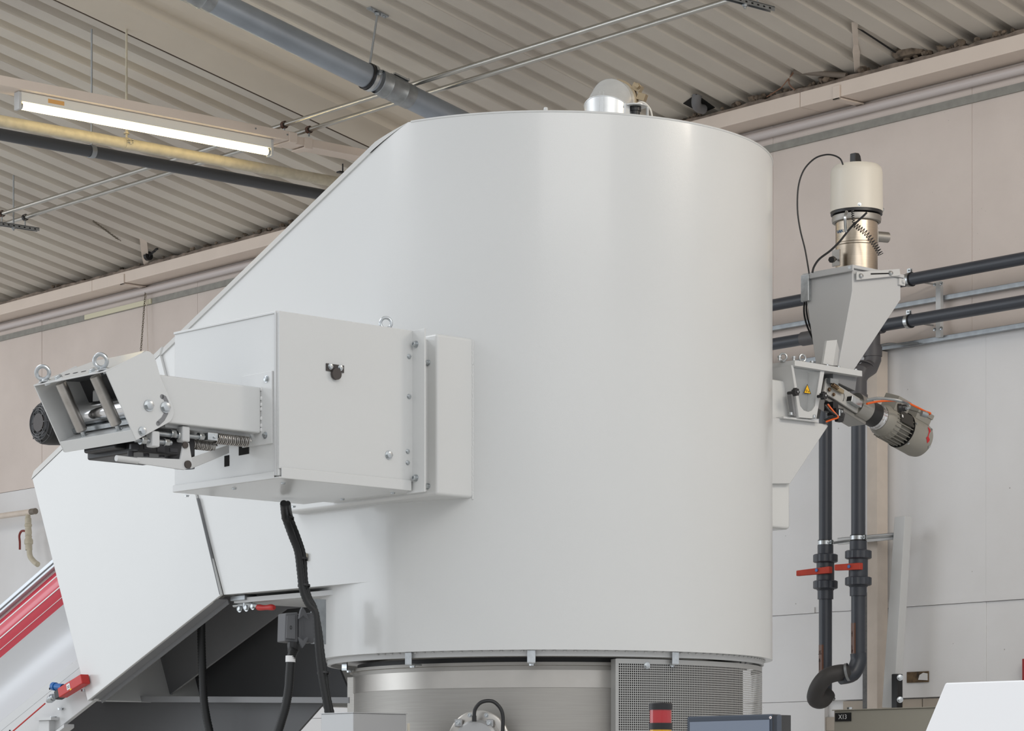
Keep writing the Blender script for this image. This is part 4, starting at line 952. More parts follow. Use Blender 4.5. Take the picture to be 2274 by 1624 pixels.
part(du2, 'inner_side', MB().prism([fw(1826, 824, yD+.012), fw(1810, 930, yD+.012), fw(1813, 930, yD+.012), fw(1831, 824, yD+.012)], (0, .22, 0)), white2)
part(du2, 'inner_back', MB().prism([fw(1757, 812, yD+.2), fw(1838, 824, yD+.2), fw(1820, 930, yD+.2), fw(1773, 928, yD+.2)], (0, .01, 0)), inner)
part(du2, 'bottom_plate', MB().prism([fw(1740, 925, yD+.02), fw(1818, 934, yD+.02), fw(1818, 938, yD+.02), fw(1740, 929, yD+.02)], (0, .2, 0)), white2)
part(du2, 'side_strut', MB().prism([fw(1756, 872, yD+.02), fw(1762, 872, yD+.02), fw(1772, 922, yD+.02), fw(1764, 925, yD+.02)], (0, .02, 0)), inner)
sgn = part(du2, 'warning_sign', MB().prism([fw(1793, 853, yD+.006), fw(1801.5, 875.5, yD+.006), fw(1784.5, 873.5, yD+.006)], (0, .0006, 0)), inkm, 'yellow warning triangle with rotating gears symbol')
part(sgn, 'yellow_field', MB().prism([fw(1793, 855.5, yD+.005), fw(1799.8, 874, yD+.005), fw(1786.3, 872.3, yD+.005)], (0, .0006, 0)), yellow_s)
part(sgn, 'gear_symbol', MB().torus(fw(1791.3, 868, yD+.0045), (0, 1, 0), .0036, .0008, 14, 5).torus(fw(1796.2, 869.8, yD+.0045), (0, 1, 0), .0024, .0008, 12, 5), inkm)
for px, py, r in ((1767, 871, .0145), (1829, 879, .0145)):
    c_ = fw(px, py, yD-.02); kb = MB(); vs = []; N_ = 36
    for yy in (-.008, .010):
        for i in range(N_):
            an = 2*PI*i/N_; rr = r*(1+.13*math.cos(7*an)); vs.append(c_+V(rr*math.cos(an), yy, rr*math.sin(an)))
    kb.add(vs, [(i, (i+1) % N_, N_+(i+1) % N_, N_+i) for i in range(N_)]+[tuple(range(N_)), tuple(range(N_, 2*N_))])
    kb.cyl(c_, c_+V(0, .04, 0), .006, n=10)
    k_ = part(du2, 'star_knob', kb, black, 'black star knob', bevel=.002); part(k_, 'stud', MB().cyl(c_+V(0, -.012, 0), c_, .004, n=10), zinc)
for px, py in ((1731, 804), (1763, 801), (1803, 806)):
    c_ = P(MACH, px, py, y=-.42 if px != 1763 else yD+.012); c_.z = 1.654; part(du2, 'bolt', MB().cyl(c_-V(0,0,.002), c_+V(0, 0, .012), .0055, n=12).cyl(c_+V(0, 0, .010), c_+V(0, 0, .016), .008, n=14), zinc)
for px, py in ((1761, 918), (1812, 924)):
    c_ = fw(px, py, yD); part(du2, 'cap_screw', MB().cap_screw(c_+V(0, .01, -.006), (0, 0, 1), .007), zinc)
for px, yy in ((1739, -.40), (1782, -.435)):
    c_ = P(MACH, px, 800, y=yy); c_.z = 1.654
    part(du2, 'eye_bolt', MB().eye(c_, (0, 0, 1), (1.0 if px < 1750 else .25, .9, 0), .0135, .004), zinc)
# inclined screw housing
ax0 = pm(1838, 862, y=-.42); ax1 = pm(1932, 920, y=-.42); sa = (ax1-ax0).normalized(); sn = V(0, 1, 0).cross(sa).normalized()
if sn.z < 0: sn = -sn
def scr(t, u, v): return ax0+sa*t+sn*u+V(0, v, 0)
Ls = (ax1-ax0).length
part(du2, 'screw_trough', MB().hexa([scr(-.03, -.045, 0.01), scr(Ls, -.045, 0.01), scr(Ls, -.045, .10), scr(-.03, -.045, .10), scr(-.03, .03, 0.01), scr(Ls, .03, .01), scr(Ls, .03, .10), scr(-.03, .03, .10)]), M('satin_trough', (152, 150, 146), .35, .75), bevel=.004)
part(du2, 'side_cover', MB().hexa([scr(-.02, -.028, -.004), scr(Ls*.97, -.028, -.004), scr(Ls*.97, -.028, .008), scr(-.02, -.028, .008), scr(-.02, .034, -.004), scr(Ls*.97, .034, -.004), scr(Ls*.97, .034, .008), scr(-.02, .034, .008)]), M('beige_side_cover', (172, 171, 167), .45), bevel=.003)
part(du2, 'latch_box', MB().hexa([scr(.115, -.012, -.03), scr(.18, -.012, -.03), scr(.18, -.012, 0), scr(.115, -.012, 0), scr(.115, .014, -.03), scr(.18, .014, -.03), scr(.18, .014, 0), scr(.115, .014, 0)]), zinc, bevel=.002)
part(du2, 'latch_cavity', MB().hexa([scr(.114, -.008, -.026), scr(.116, -.008, -.026), scr(.116, -.008, -.004), scr(.114, -.008, -.004), scr(.114, .010, -.026), scr(.116, .010, -.026), scr(.116, .010, -.004), scr(.114, .010, -.004)]), holem)
lb = MB().hexa([scr(.01, .004, -.02), scr(.075, .004, -.02), scr(.075, .004, -.008), scr(.01, .004, -.008), scr(.01, .020, -.02), scr(.075, .020, -.02), scr(.075, .020, -.008), scr(.01, .020, -.008)])
part(du2, 'toggle_latch', lb, M('bronze_latch', (176, 160, 132), .3, .9), bevel=.002)
tl = MB()
for i in range(5): tl.torus(scr(.0+i*.007, .010, -.024), sa, .007, .002, 14, 6)
tl.bolt(scr(.0, -.008, -.01), (0, -1, 0), .006).bolt(scr(.01, .028, -.01), (0, -1, 0), .005).bolt(scr(.03, -.016, -.01), (0, -1, 0), .005)
part(du2, 'latch_spring', tl, M('bronze_dark', (120, 100, 80), .3, .9))
ar = MB(); ar.tube([scr(.085+.012*math.sin(t), -.004+.02*math.cos(t), -.0045) for t in [i*.25 for i in range(-2, 10)]], .0012, 5)
part(du2, 'arc_slot', ar, holem)
part(du2, 'clamp_bracket', MB().box(tuple(scr(.035, -.075, -.02)), tuple(scr(.035, -.075, -.02)+V(.03, .05, .03))).box(tuple(scr(.07, -.085, .0)), tuple(scr(.07, -.085, .0)+V(.022, .04, .04))), black, bevel=.003)
part(du2, 'latch_handle', MB().prism([pm(1857, 906, y=-.45), pm(1874, 908, y=-.45), pm(1872, 928, y=-.45), pm(1859, 926, y=-.45)], (0, .02, 0)).prism([pm(1861, 926, y=-.455), pm(1873, 927, y=-.455), pm(1872, 938, y=-.455), pm(1862, 936, y=-.455)], (0, .02, 0)), black, bevel=.002)
part(du2, 'latch_pin', MB().cyl(pm(1864, 910, y=-.456), pm(1864, 924, y=-.456), .004, n=10).bolt(pm(1869, 914, y=-.452), (0, -1, 0), .004), zinc)
for t_ in (.0, .09): 
    c_ = scr(t_+.02, -.062, -.0); part(du2, 'hinge_knob', MB().cyl(c_, c_-sn*.03, .011, n=10), black)
hg_ = [pm(1850, 828, y=-.43), pm(1903, 836, y=-.43), pm(1899, 868, y=-.43), pm(1850, 845, y=-.43)]
part(du2, 'neck_plate', MB().prism(hg_, (0, .12, 0)), inner)
part(du2, 'hinge_bracket', MB().prism([pm(1844, 840, y=-.445), pm(1862, 843, y=-.445), pm(1862, 855, y=-.445), pm(1844, 850, y=-.445)], (0, .02, 0)), galv)
for px, py in ((1837, 800), (1862, 809), (1900, 818)):
    c_ = pm(px, py+6, y=yD+.03); c_.z = 1.654
    part(du2, 'cap_screw', MB().cap_screw(c_, (0, 0, 1), .007), zinc)
# shaft, black coupling and gear motor
gm = T('gear_motor', 'grey-beige finned gear motor tilted downward on the dosing screw', 'motor', MACH, pm(2000, 950, y=-.40))
mo = pm(1922, 912, y=-.40); me_ = pm(2037, 976, y=-.40); ma = (me_-mo).normalized(); mn = V(0, 1, 0).cross(ma).normalized()
if mn.z < 0: mn = -mn
def mp2(t): return mo+ma*t
ML = (me_-mo).length
part(gm, 'shaft_tube', MB().cyl(mp2(-.07), mp2(.01), .048, n=40), M('satin_tube', (168, 166, 161), .3, .9))
part(gm, 'black_coupling', MB().cyl(mp2(.0), mp2(.055), .0485, n=40), black)
part(gm, 'clamp_ring', MB().lathe(mp2(.055), ma, [(.04, 0), (.049, 0), (.049, .014), (.052, .016), (.052, .024), (.046, .03), (.046, .036)], 40), chrome)
part(gm, 'gear_flange', MB().lathe(mp2(.083), ma, [(.03, 0), (.052, .0), (.062, .02), (.066, .05), (.066, .07)], 40), motor_p)
part(gm, 'stator_body', MB().cyl(mp2(.12), mp2(.235), .056, n=40), motor_p)
fm = MB()
for i in range(26):
    an = 2*PI*i/26; d_ = mn*math.cos(an)+V(0, 1, 0)*math.sin(an); tt = ma.cross(d_)
    fm.obox(mp2(.175)+d_*.062, ma*.052, tt*.0014, d_*.008)
part(gm, 'cooling_fins', fm, motor_p)
fcv = part(gm, 'fan_cowl', MB().lathe(mp2(.225), ma, [(.060, 0), (.0735, 0), (.0735, .105), (.070, .122), (.058, .132), (0, .134)], 48), motor_p)
part(gm, 'cowl_gap', MB().lathe(mp2(.223), ma, [(.05, 0), (.0738, 0), (.0738, .003), (.05, .003)], 40, close=True), holem)
side = (V(0, -1, 0)*.75+mn*.25).normalized()
np_t = ma; np_u = side.cross(ma).normalized()
part(gm, 'name_plate', MB().obox(mp2(.175)+side*.070, ma*.040, np_u*.026, side*.002), motor_d)
part(gm, 'name_plate_print', MB().obox(mp2(.145)+side*.0728, ma*.004, np_u*.006, side*.0004), paper)
bx_d = (mn*.95+V(0, -.3, 0)).normalized(); bx_u = bx_d.cross(ma).normalized()
part(gm, 'terminal_box', MB().obox(mp2(.15)+bx_d*.080+ma*-.005, ma*.040, bx_u*.040, bx_d*.030), motor_p, bevel=.003)
part(gm, 'rear_box', MB().obox(mp2(.285)+bx_d*.082, ma*.045, bx_u*.036, bx_d*.018).obox(mp2(.285)+bx_d*.100, ma*.048, bx_u*.040, bx_d*.010), motor_p, bevel=.003)
gl = P(MACH, 1994, 907, d=10.74)
part(gm, 'cable_gland', MB().lathe(gl, V(.6, -.5, .05), [(0, 0), (.018, 0), (.018, .012), (.014, .016), (.014, .032), (.009, .036), (0, .036)], 12), black, 'black cable gland')
part(gm, 'grey_gland', MB().lathe(P(MACH, 2046, 918, d=10.80), V(.8, -.3, -.2), [(0, 0), (.012, 0), (.012, .02), (.009, .03), (0, .03)], 12), galv)
for t_, an in ((.232, -.9), (.232, .3), (.335, .5), (.338, -.5)):
    d_ = (V(0, -1, 0)*math.cos(an)+mn*math.sin(an)); part(gm, 'screw', MB().cyl(mp2(t_)+d_*.072, mp2(t_)+d_*.077, .005, n=10), zinc)
# rotation arrow
aw = MB(); pts_a = []
for i in range(9):
    an = .55-.95*i/8; d_ = V(0, -1, 0)*math.cos(an)+mn*math.sin(an)
    pts_a.append((mp2(.315+.004*math.sin(i))+d_*.0745, d_))
vs = []
wd = [.002, .008, .007, .003, .0028, .0028, .012, .007, .0005]
for (p_, d_), w_ in zip(pts_a, wd): vs += [p_-ma*w_, p_+ma*w_]
aw.add(vs, [(2*i, 2*i+1, 2*i+3, 2*i+2) for i in range(8)])
part(fcv, 'rotation_arrow', aw, arrow_m, 'red rotation arrow')
# cables
dcb = 10.62
def pd_(px, py, d=dcb): return pm(px, py, d=d)
solo('orange_cable', 'orange cable arching over the grey gear motor', 'cable', MACH, pd_(2065, 918), MB().tube(smooth_path([pd_(1925, 897, 10.7), pd_(1950, 892, 10.75), pd_(1985, 890, 10.78), pd_(2010, 893, 10.8), pd_(2035, 904, 10.82), pd_(2055, 914, 10.84), pd_(2066, 918, 10.84), pd_(2062, 921, 10.86)], 5), .0042, 8), orange)
solo('braided_cable', 'silver braided cable running from the screw housing to the black gland', 'cable', MACH, pd_(1925, 890), MB().tube(smooth_path([pd_(1925, 889), pd_(1950, 885), pd_(1985, 888), pd_(2005, 893), pd_(2017, 898, 10.58), pd_(2019, 905, 10.56), pd_(2012, 908, 10.55)], 14), .0055, 8, rf=lambda i: 1+.12*(i % 2)), galv)
solo('orange_cable', 'orange cable hanging below the dosing screw in front of the riser pipe', 'cable', MACH, pd_(1840, 935), MB().tube(smooth_path([pd_(1838, 898), pd_(1846, 908), pd_(1856, 920), pd_(1861, 926), pd_(1858, 929), pd_(1848, 932), pd_(1834, 937)], 8), .0036, 8), orange)
solo('black_cable', 'black cable hanging below the dosing screw beside the orange one', 'cable', MACH, pd_(1840, 930), MB().tube(smooth_path([pd_(1832, 900), pd_(1842, 912), pd_(1858, 924), pd_(1846, 928), pd_(1830, 934)], 5), .0045, 8), black)
# hopper
hx0, hx1, hy0, hy1, hz1 = 1.263, 1.56, -.42, -.18, 2.059
hp_ = T('feed_hopper', 'light grey tapering square feed hopper above the dosing unit', 'hopper', MACH, (1.26, -.33, 1.655))
zb3 = hz1-.085
ox0, ox1, oy0, oy1, oz = 1.215, 1.30, -.385, -.28, 1.655
vs = [(hx0, hy0, zb3), (hx1, hy0, zb3), (hx1, hy1, zb3), (hx0, hy1, zb3), (hx0, hy0, hz1), (hx1, hy0, hz1), (hx1, hy1, hz1), (hx0, hy1, hz1), (ox0, oy0, oz), (ox1, oy0, oz), (ox1, oy1, oz), (ox0, oy1, oz)]
hpm = M('hopper_grey', (190, 191, 192), .5)
part(hp_, 'shell', MB().add(vs, [(0, 1, 5, 4), (1, 2, 6, 5), (2, 3, 7, 6), (3, 0, 4, 7), (8, 9, 1, 0), (9, 10, 2, 1), (10, 11, 3, 2), (11, 8, 0, 3), (8, 11, 10, 9), (4, 5, 6, 7)]), hpm, angle=20, bevel=.003)
part(hp_, 'lid', MB().box((hx0-.012, hy0-.012, hz1), (hx1+.01, hy1+.01, hz1+.014)).box((hx0-.014, hy0-.014, hz1-.012), (hx0-.006, hy1+.01, hz1+.012)), hpm, bevel=.003)
part(hp_, 'angle_bracket', MB().prism([pm(1836, 757, y=-.43), pm(1859, 755, y=-.43), pm(1850, 812, y=-.43), pm(1828, 808, y=-.43)], (0, .01, 0)).prism([pm(1858, 755, y=-.43), pm(1864, 778, y=-.38), pm(1860, 812, y=-.38), pm(1850, 812, y=-.43)], (0, .01, 0)), white2)
arm_z = pm(1960, 610, y=-.435).z
part(hp_, 'slotted_arm', MB().prism([pm(1903, 604, y=-.437), pm(1998, 597, y=-.437), pm(2000, 612, y=-.437), pm(1903, 622, y=-.437)], (0, .006, 0)), white2, bevel=.001)
part(hp_, 'arm_slot', MB().prism([pm(1934, 607, y=-.4382), pm(1980, 606, y=-.4382), pm(1980, 608.5, y=-.4382), pm(1934, 610, y=-.4382)], (0, .0008, 0)), holem)
for px, py in ((1911, 613), (1977, 607)): part(hp_, 'bolt', MB().bolt(pm(px, py, y=-.438), (0, -1, 0), .007, .008), zinc)
part(hp_, 'end_bracket', MB().prism([pm(1997, 618, y=-.43), pm(2010, 620, y=-.43), pm(2010, 635, y=-.43), pm(1997, 632, y=-.43)], (0, .01, 0)).bolt(pm(2006, 626, y=-.431), (0, -1, 0), .006), white2)
part(hp_, 'hinge', MB().box((hx0-.022, hy1-.03, hz1-.10), (hx0-.006, hy1+.01, hz1+.006)), zinc, bevel=.002)
part(hp_, 'rim_screw', MB().cyl(pm(1886, 594, y=hy0-.02), pm(1886, 594, y=hy0-.012), .006, n=10), zinc)
# vacuum loader
lx, ly = 1.43, -.30
vl = T('vacuum_loader', 'stainless vacuum loader with cream cylindrical head standing on the feed hopper', 'loader', MACH, (lx, ly, hz1+.014))
zL0 = hz1+.01; zL1 = pm(1902, 485, x=lx).z; zL2 = pm(1902, 472, x=lx).z; zL3 = pm(1902, 366, x=lx).z
warm = M('warm_stainless', (188, 176, 160), .3, 1, bump=.04, bscale=50, stretch=(1, 1, 60), vary=.15, vscale=9)
part(vl, 'body', MB().lathe((lx, ly, zL0), (0, 0, 1), [(.084, 0), (.084, (zL1-zL0)*.5), (.0865, (zL1-zL0)*.5+.003), (.0865, (zL1-zL0)*.5+.009), (.084, (zL1-zL0)*.5+.012), (.084, zL1-zL0)], 56), warm)
part(vl, 'clamp_band', MB().lathe((lx, ly, zL1-.020), (0, 0, 1), [(.086, 0), (.097, .002), (.099, .014), (.097, .026), (.086, .028)], 56), steel)
part(vl, 'gasket', MB().lathe((lx, ly, zL1+.009), (0, 0, 1), [(.08, 0), (.103, .003), (.103, .022), (.08, .024)], 56), black)
part(vl, 'head', MB().lathe((lx, ly, zL2-.004), (0, 0, 1), [(.095, .004), (.1055, .004), (.1035, (zL3-zL2)*.85), (.100, (zL3-zL2)*.93), (.090, (zL3-zL2)*.985), (.07, (zL3-zL2)), (0, (zL3-zL2)+.002)], 64), loaderw)
part(vl, 'handle', MB().prism([V(lx-.022, ly-.01, zL3-.008), V(lx+.026, ly-.01, zL3-.008), V(lx+.014, ly-.01, zL3+.036), V(lx+.004, ly-.01, zL3+.046), V(lx-.020, ly-.01, zL3+.044)], (0, .028, 0)), black, bevel=.003)
od = V(1, -.35, 0).normalized(); oz = pm(1960, 510, x=lx).z
part(vl, 'outlet_stub', MB().pipe(V(lx, ly, oz)+od*.07, V(lx, ly, oz)+od*.145, .021, .0175, 28), steel)
part(vl, 'outlet_flange', MB().obox(V(lx, ly, oz)+od*.084, od*.003, V(0, 0, 1).cross(od)*.026, V(0, 0, .03)), steel, bevel=.002)
for s_ in (-1, 1): part(vl, 'rim_screw', MB().bolt(V(lx, ly, zL2+.010)+V(.072*s_-.0, -.076, 0), (.7*s_, -.7, 0), .005), zinc)
cq = P(MACH, 1877, 485, y=ly-.085)
part(vl, 'clip', MB().tube(smooth_path([P(MACH, 1880, 470, y=ly-.095), P(MACH, 1877, 482, y=ly-.105), P(MACH, 1877, 497, y=ly-.10), P(MACH, 1878, 515, y=ly-.09)], 4), .006, 8), zinc)
part(vl, 'small_plate', MB().obox(P(MACH, 1857, 573, d=10.87), V(0, .02, 0), V(.003, 0, 0), V(0, 0, .032)), steel)
part(vl, 'star_knob', MB().cyl(P(MACH, 1850, 576, d=10.80), P(MACH, 1846, 577, d=10.78), .013, n=7).cyl(P(MACH, 1857, 576, d=10.86), P(MACH, 1847, 576, d=10.80), .004, n=8), black)
tq = P(MACH, 1862, 514, d=10.87)
an_ = V(-.735*.85-.677*.52, .677*.85-.736*.52, 0).normalized()
text(vl, 'print', 'VAN', MACH, V(lx, ly, 0)+an_*.0848+V(0, 0, P(MACH, 1862, 514, d=10.9).z), V(-an_.y, an_.x, 0), (0, 0, 1), .019, bluei)
dl = 10.82
solo('loop_cable', 'black cable looping from the loader head down to the hopper lid', 'cable', MACH, pm(1796, 606, d=dl),
     MB().tube(smooth_path([pm(x, y, d=dl) for x, y in ((1872, 366), (1866, 353), (1851, 345), (1832, 344), (1808, 353), (1785, 378), (1773, 415), (1771, 465), (1777, 510), (1788, 555), (1797, 608))], 5), .0033, 8), black)
solo('slanting_cable', 'black cable crossing the stainless loader body down to the hopper lid', 'cable', MACH, pm(1804, 606, d=10.8),
     MB().tube(smooth_path([pm(x, y, d=10.78) for x, y in ((1925, 472), (1914, 483), (1890, 505), (1866, 535), (1845, 556), (1820, 575), (1808, 592), (1804, 606))], 5), .0042, 8), black)
pth = [pm(x, y, d=10.76) for x, y in ((1894, 468), (1894, 480), (1897, 497), (1910, 508), (1925, 520), (1938, 537), (1948, 552), (1956, 566))]
sp_ = smooth_path(pth, 8); hel = []
NN = 22*10
for i in range(NN+1):
    f = i/NN*(len(sp_)-1); j = min(int(f), len(sp_)-2); c_ = sp_[j].lerp(sp_[j+1], f-j); a_, b_, k_ = basis(sp_[j+1]-sp_[j]); an = i*2*PI/10
    rr = .005 if i < 60 else .0105
    hel.append(c_+(a_*math.cos(an)+b_*math.sin(an))*rr)
solo('coiled_cable', 'black coiled cable hanging from the loader head over its steel body', 'cable', MACH, pth[-1], MB().tube(hel, .0017, 5), black)
cbn = MB()
for i in range(6):
    o_ = V(random.uniform(-.012, .012), random.uniform(-.02, .02), 0)
    cbn.tube(smooth_path([pm(1793, 660, d=10.95)+o_, pm(1791+i*.7, 690, d=10.95)+o_, pm(1797+i, 720, d=10.95)+o_, pm(1810+i, 755, d=10.95)+o_*.6, pm(1824+i, 785, d=10.95)+o_*.4], 4), .004, 6)
solo('cable_bundle', 'bundle of black cables tied along the left side of the feed hopper', 'cables', MACH, pm(1822, 785, d=10.95), cbn, black, kind='stuff')

# ================================================================= ON THE SILO TOP
ex, ey = -.04, -.37
eb_ = T('exhaust_elbow', 'riveted galvanised exhaust elbow on top of the silo', 'duct', MACH, (ex, ey, ZT))
zinc_b = M('bright_galvanised', (226, 228, 228), .38, .55, vary=.1, vscale=20)
zc_ = lambda py: (HY-py)/FPX*9.86
jx = [(0, 2.33), (0, zc_(213)), (.055, zc_(202)+.012), (.14, zc_(202)+.018)]
def ring_at(c_, ax_, r, n=40): 
    a_, b_, k_ = basis(ax_); return [c_+(a_*math.cos(2*PI*i/n)+b_*math.sin(2*PI*i/n))*r for i in range(n)]
DD = V(.926, .37, 0).normalized(); RR = .083
c0 = V(ex, ey, ZT-.01); c1_ = V(ex, ey, 2.474); c2_ = c1_+(DD+V(0, 0, 1)).normalized()*.055; c3_ = c2_+DD*.05
t22 = (DD*math.sin(.39)+V(0, 0, math.cos(.39))); t67 = (DD*math.sin(1.18)+V(0, 0, math.cos(1.18)))
SD = V(0, 0, 1).cross(DD)
def seg(ca, na, cb, nb, ra_, rb_):
    m_ = MB(); n = 44; A_ = []; B_ = []
    fa = SD
    for c_, n_, r_2, L_ in ((ca, V(na), ra_, A_), (cb, V(nb), rb_, B_)):
        n_ = n_.normalized(); s_ = n_.cross(fa).normalized()
        for i in range(n): L_.append(c_+(fa*math.cos(2*PI*i/n)+s_*math.sin(2*PI*i/n))*r_2)
    m_.add(A_+B_, [(i, (i+1) % n, n+(i+1) % n, n+i) for i in range(n)]); return m_
part(eb_, 'elbow_segment', seg(c0, (0, 0, 1), c1_, t22, .083, .084), zinc_b)
part(eb_, 'elbow_segment', seg(c1_, t22, c2_, t67, .082, .080), zinc_b)
part(eb_, 'elbow_segment', seg(c2_, t67, c3_, DD, .081, .079), zinc_b)
part(eb_, 'seam_bead', MB().tube([c1_+(SD*math.cos(2*PI*i/44)+t22.cross(SD)*math.sin(2*PI*i/44))*.084 for i in range(44)], .0022, 6, True), zinc_b)
rv = MB()
for i in range(14):
    c_ = P(MACH, 1333-i*.2, 203+i*3.3, y=ey-.065); rv.ball(c_, .0016, 6, 4); rv.ball(P(MACH, 1341, 203+i*3.3, y=ey-.07), .0016, 6, 4)
part(eb_, 'rivets', rv, zinc_b, kind='stuff')
brz = M('bronzed_clamp', (168, 150, 122), .3, .8)
cl_ = MB().lathe(c3_-DD*.024, DD, [(.078, 0), (.086, .002), (.086, .022), (.078, .024)], 44)
part(eb_, 'clamp_ring', cl_, brz)
lug = c3_+V(0, -.066, .05)
part(eb_, 'clamp_lug', MB().obox(c3_-DD*.012-SD*.086+V(0, 0, .048), DD*.012, (SD+V(0,0,.6)).normalized()*-.018, (SD*.6-V(0, 0, 1)).normalized()*.013).obox(c3_-DD*.012-SD*.104+V(0, 0, .012), DD*.012, (SD+V(0,0,.4)).normalized()*-.016, (SD*.4-V(0, 0, 1)).normalized()*.013).bolt(c3_-DD*.025-SD*.092+V(0, 0, .05), -DD, .008), brz, bevel=.003)
sb = T('level_sensor', 'small black sensor under a white disc bracket on the silo top rim', 'sensor', MACH, pm(1410, 245, d=9.75))
sc_ = pm(1410, 240, d=9.72)
part(sb, 'disc', MB().cyl(sc_+V(0, 0, .004), sc_+V(0, 0, .008), .042, n=32), white)
part(sb, 'sensor_body', MB().cyl(sc_+V(0, 0, -.09), sc_+V(0, 0, -.010), .018, n=24).cyl(sc_+V(0, 0, -.012), sc_+V(0, 0, .004), .022, n=24), black)
q = pm(1392, 245, d=9.70); part(sb, 'bracket_leg', MB().box((q.x-.012, q.y-.005, ZT-.01), (q.x+.010, q.y+.002, sc_.z+.010)), white)
q = pm(1437, 245, d=9.74); part(sb, 'bracket_leg', MB().box((q.x-.003, q.y-.005, ZT-.01), (q.x+.003, q.y+.002, sc_.z+.008)), white)
part(sb, 'cable', MB().tube(smooth_path([pm(x, y, d=9.74) for x, y in ((1414, 231), (1420, 228), (1430, 228), (1441, 238), (1447, 252), (1449, 275))], 5), .0032, 8), M('white_cable', (226, 222, 212), .5))
q = pm(1212, 243, d=9.5)
solo('rim_knob', 'tiny white lifting lug standing on the silo top rim', 'lug', MACH, (q.x, q.y, ZT), MB().lathe((q.x, q.y, ZT), (0, 0, 1), [(.008, 0), (.008, q.z-ZT), (.0065, q.z-ZT+.006), (0, q.z-ZT+.009)], 14), white)

# ================================================================= STEEL VESSEL BELOW THE SILO
vs_ = T('cutter_vessel', 'brushed stainless steel vessel standing below the white silo', 'vessel', MACH, (0, 0, -.6))
RS = .717
part(vs_, 'wall', MB().lathe((0, 0, -.6), (0, 0, 1), [(RS, 0), (RS, 1.045)], 140), steel)
zb_a, zb_b = (HY-1488)/FPX*9.48, (HY-1527)/FPX*9.48
part(vs_, 'bright_band', MB().lathe((0, 0, zb_b), (0, 0, 1), [(RS, 0), (RS+.0025, 0), (RS+.0025, zb_a-zb_b), (RS, zb_a-zb_b)], 140), steel_band, 'bright polished band')
part(vs_, 'top_flange', MB().lathe((0, 0, .44), (0, 0, 1), [(RS, 0), (RS+.012, .001), (RS+.012, .012), (.6, .0125)], 140), steel)
part(vs_, 'seal', MB().lathe((0, 0, .4525), (0, 0, 1), [(.70, 0), (.70, .018)], 100), black)
q = pm(780, 1500, d=10.1)
part(vs_, 'guard_strip', MB().box((q.x-.002, q.y-.02, -.2), (q.x+.003, q.y+.02, .425)), steel)
pg = T('perforated_guard', 'curved grey perforated guard panel in front of the steel vessel', 'guard', MACH, (.3, -.7, 0))
RG = .8056
def ang_at(px):
    th = math.atan((px-CX)/FPX); thc = math.atan(.1243/10.2)
    # intersection of the ray with circle RG
    o = MACH.i @ Vector((0, 0, EYE)); r = pm(px, 1700, d=1)-o; r.z = 0; o.z = 0
    A_ = r.dot(r); B_ = 2*o.dot(r); C_ = o.dot(o)-RG*RG; D_ = max(0, B_*B_-4*A_*C_); t = (-B_-math.sqrt(D_))/(2*A_); h = o+r*t; return math.atan2(h.y, h.x)
a_s = ang_at(1369); cell = .0080
NC = 150; da = cell/RG; NR = 62; ztop = (HY-1468)/FPX*9.6
def gp(an, z, r=RG): return V(r*math.cos(an), r*math.sin(an), z)
mb = MB(); g0 = a_s+.009; zg = ztop-.016; hw = .33
for i in range(NC):
    am_ = g0+(i+.5)*da
    for j in range(NR):
        zm = zg-(j+.5)*cell; b0 = len(mb.v)
        for s_a, s_z in ((-.5, -.5), (.5, -.5), (.5, .5), (-.5, .5)): mb.v.append(gp(am_+s_a*da, zm+s_z*cell))
        for s_a, s_z in ((-1, -1), (1, -1), (1, 1), (-1, 1)): mb.v.append(gp(am_+s_a*hw*da, zm+s_z*hw*cell))
        for k in range(4): mb.f.append((b0+k, b0+(k+1) % 4, b0+4+(k+1) % 4, b0+4+k))
me = bpy.data.meshes.new('perforated_sheet'); bb = ROOT[pg.name]; me.from_pydata([v-bb for v in mb.v], [], mb.f); me.materials.append(M('guard_grey', (168, 168, 166), .4, .3)); 
gs = bpy.data.objects.new('perforated_sheet', me); COL.objects.link(gs); gs.parent = pg
shade_sheet = MB()
for i in range(61):
    an_ = a_s+.03+(NC*da)*1.5*i/60; shade_sheet.v += [gp(an_, -.25, .735), gp(an_, .455, .735)]
shade_sheet.f += [(2*i, 2*i+2, 2*i+3, 2*i+1) for i in range(60)]
part(pg, 'gap_shade', shade_sheet, M('gap_shade_dark', (44, 43, 42), .9))  # dark sheet standing in for shade between guard and vessel
gb = MB(); n = 90
v0 = len(gb.v)
for i in range(n+1):
    an = a_s+(NC*da+.02)*i/n; gb.v += [gp(an, zg), gp(an, ztop-.003), gp(an, ztop), gp(an, ztop, RG-.01)]
gb.f += [(4*i+j, 4*i+4+j, 4*i+5+j, 4*i+1+j) for i in range(n) for j in range(3)]
part(pg, 'top_edge', gb, bpy.data.materials['guard_grey'])
se = MB().add([gp(a_s-.004, ztop-.001), gp(g0, ztop-.001), gp(g0, -.2), gp(a_s-.004, -.2), gp(a_s-.004, ztop-.001, RG-.05), gp(a_s-.004, -.2, RG-.05)], [(0, 1, 2, 3), (0, 3, 5, 4)])
part(pg, 'side_edge', se, bpy.data.materials['guard_grey'])
an = ang_at(1437); part(pg, 'bolt', MB().bolt(gp(an, (HY-1477)/FPX*9.42), gp(an, 0), .008), zinc)
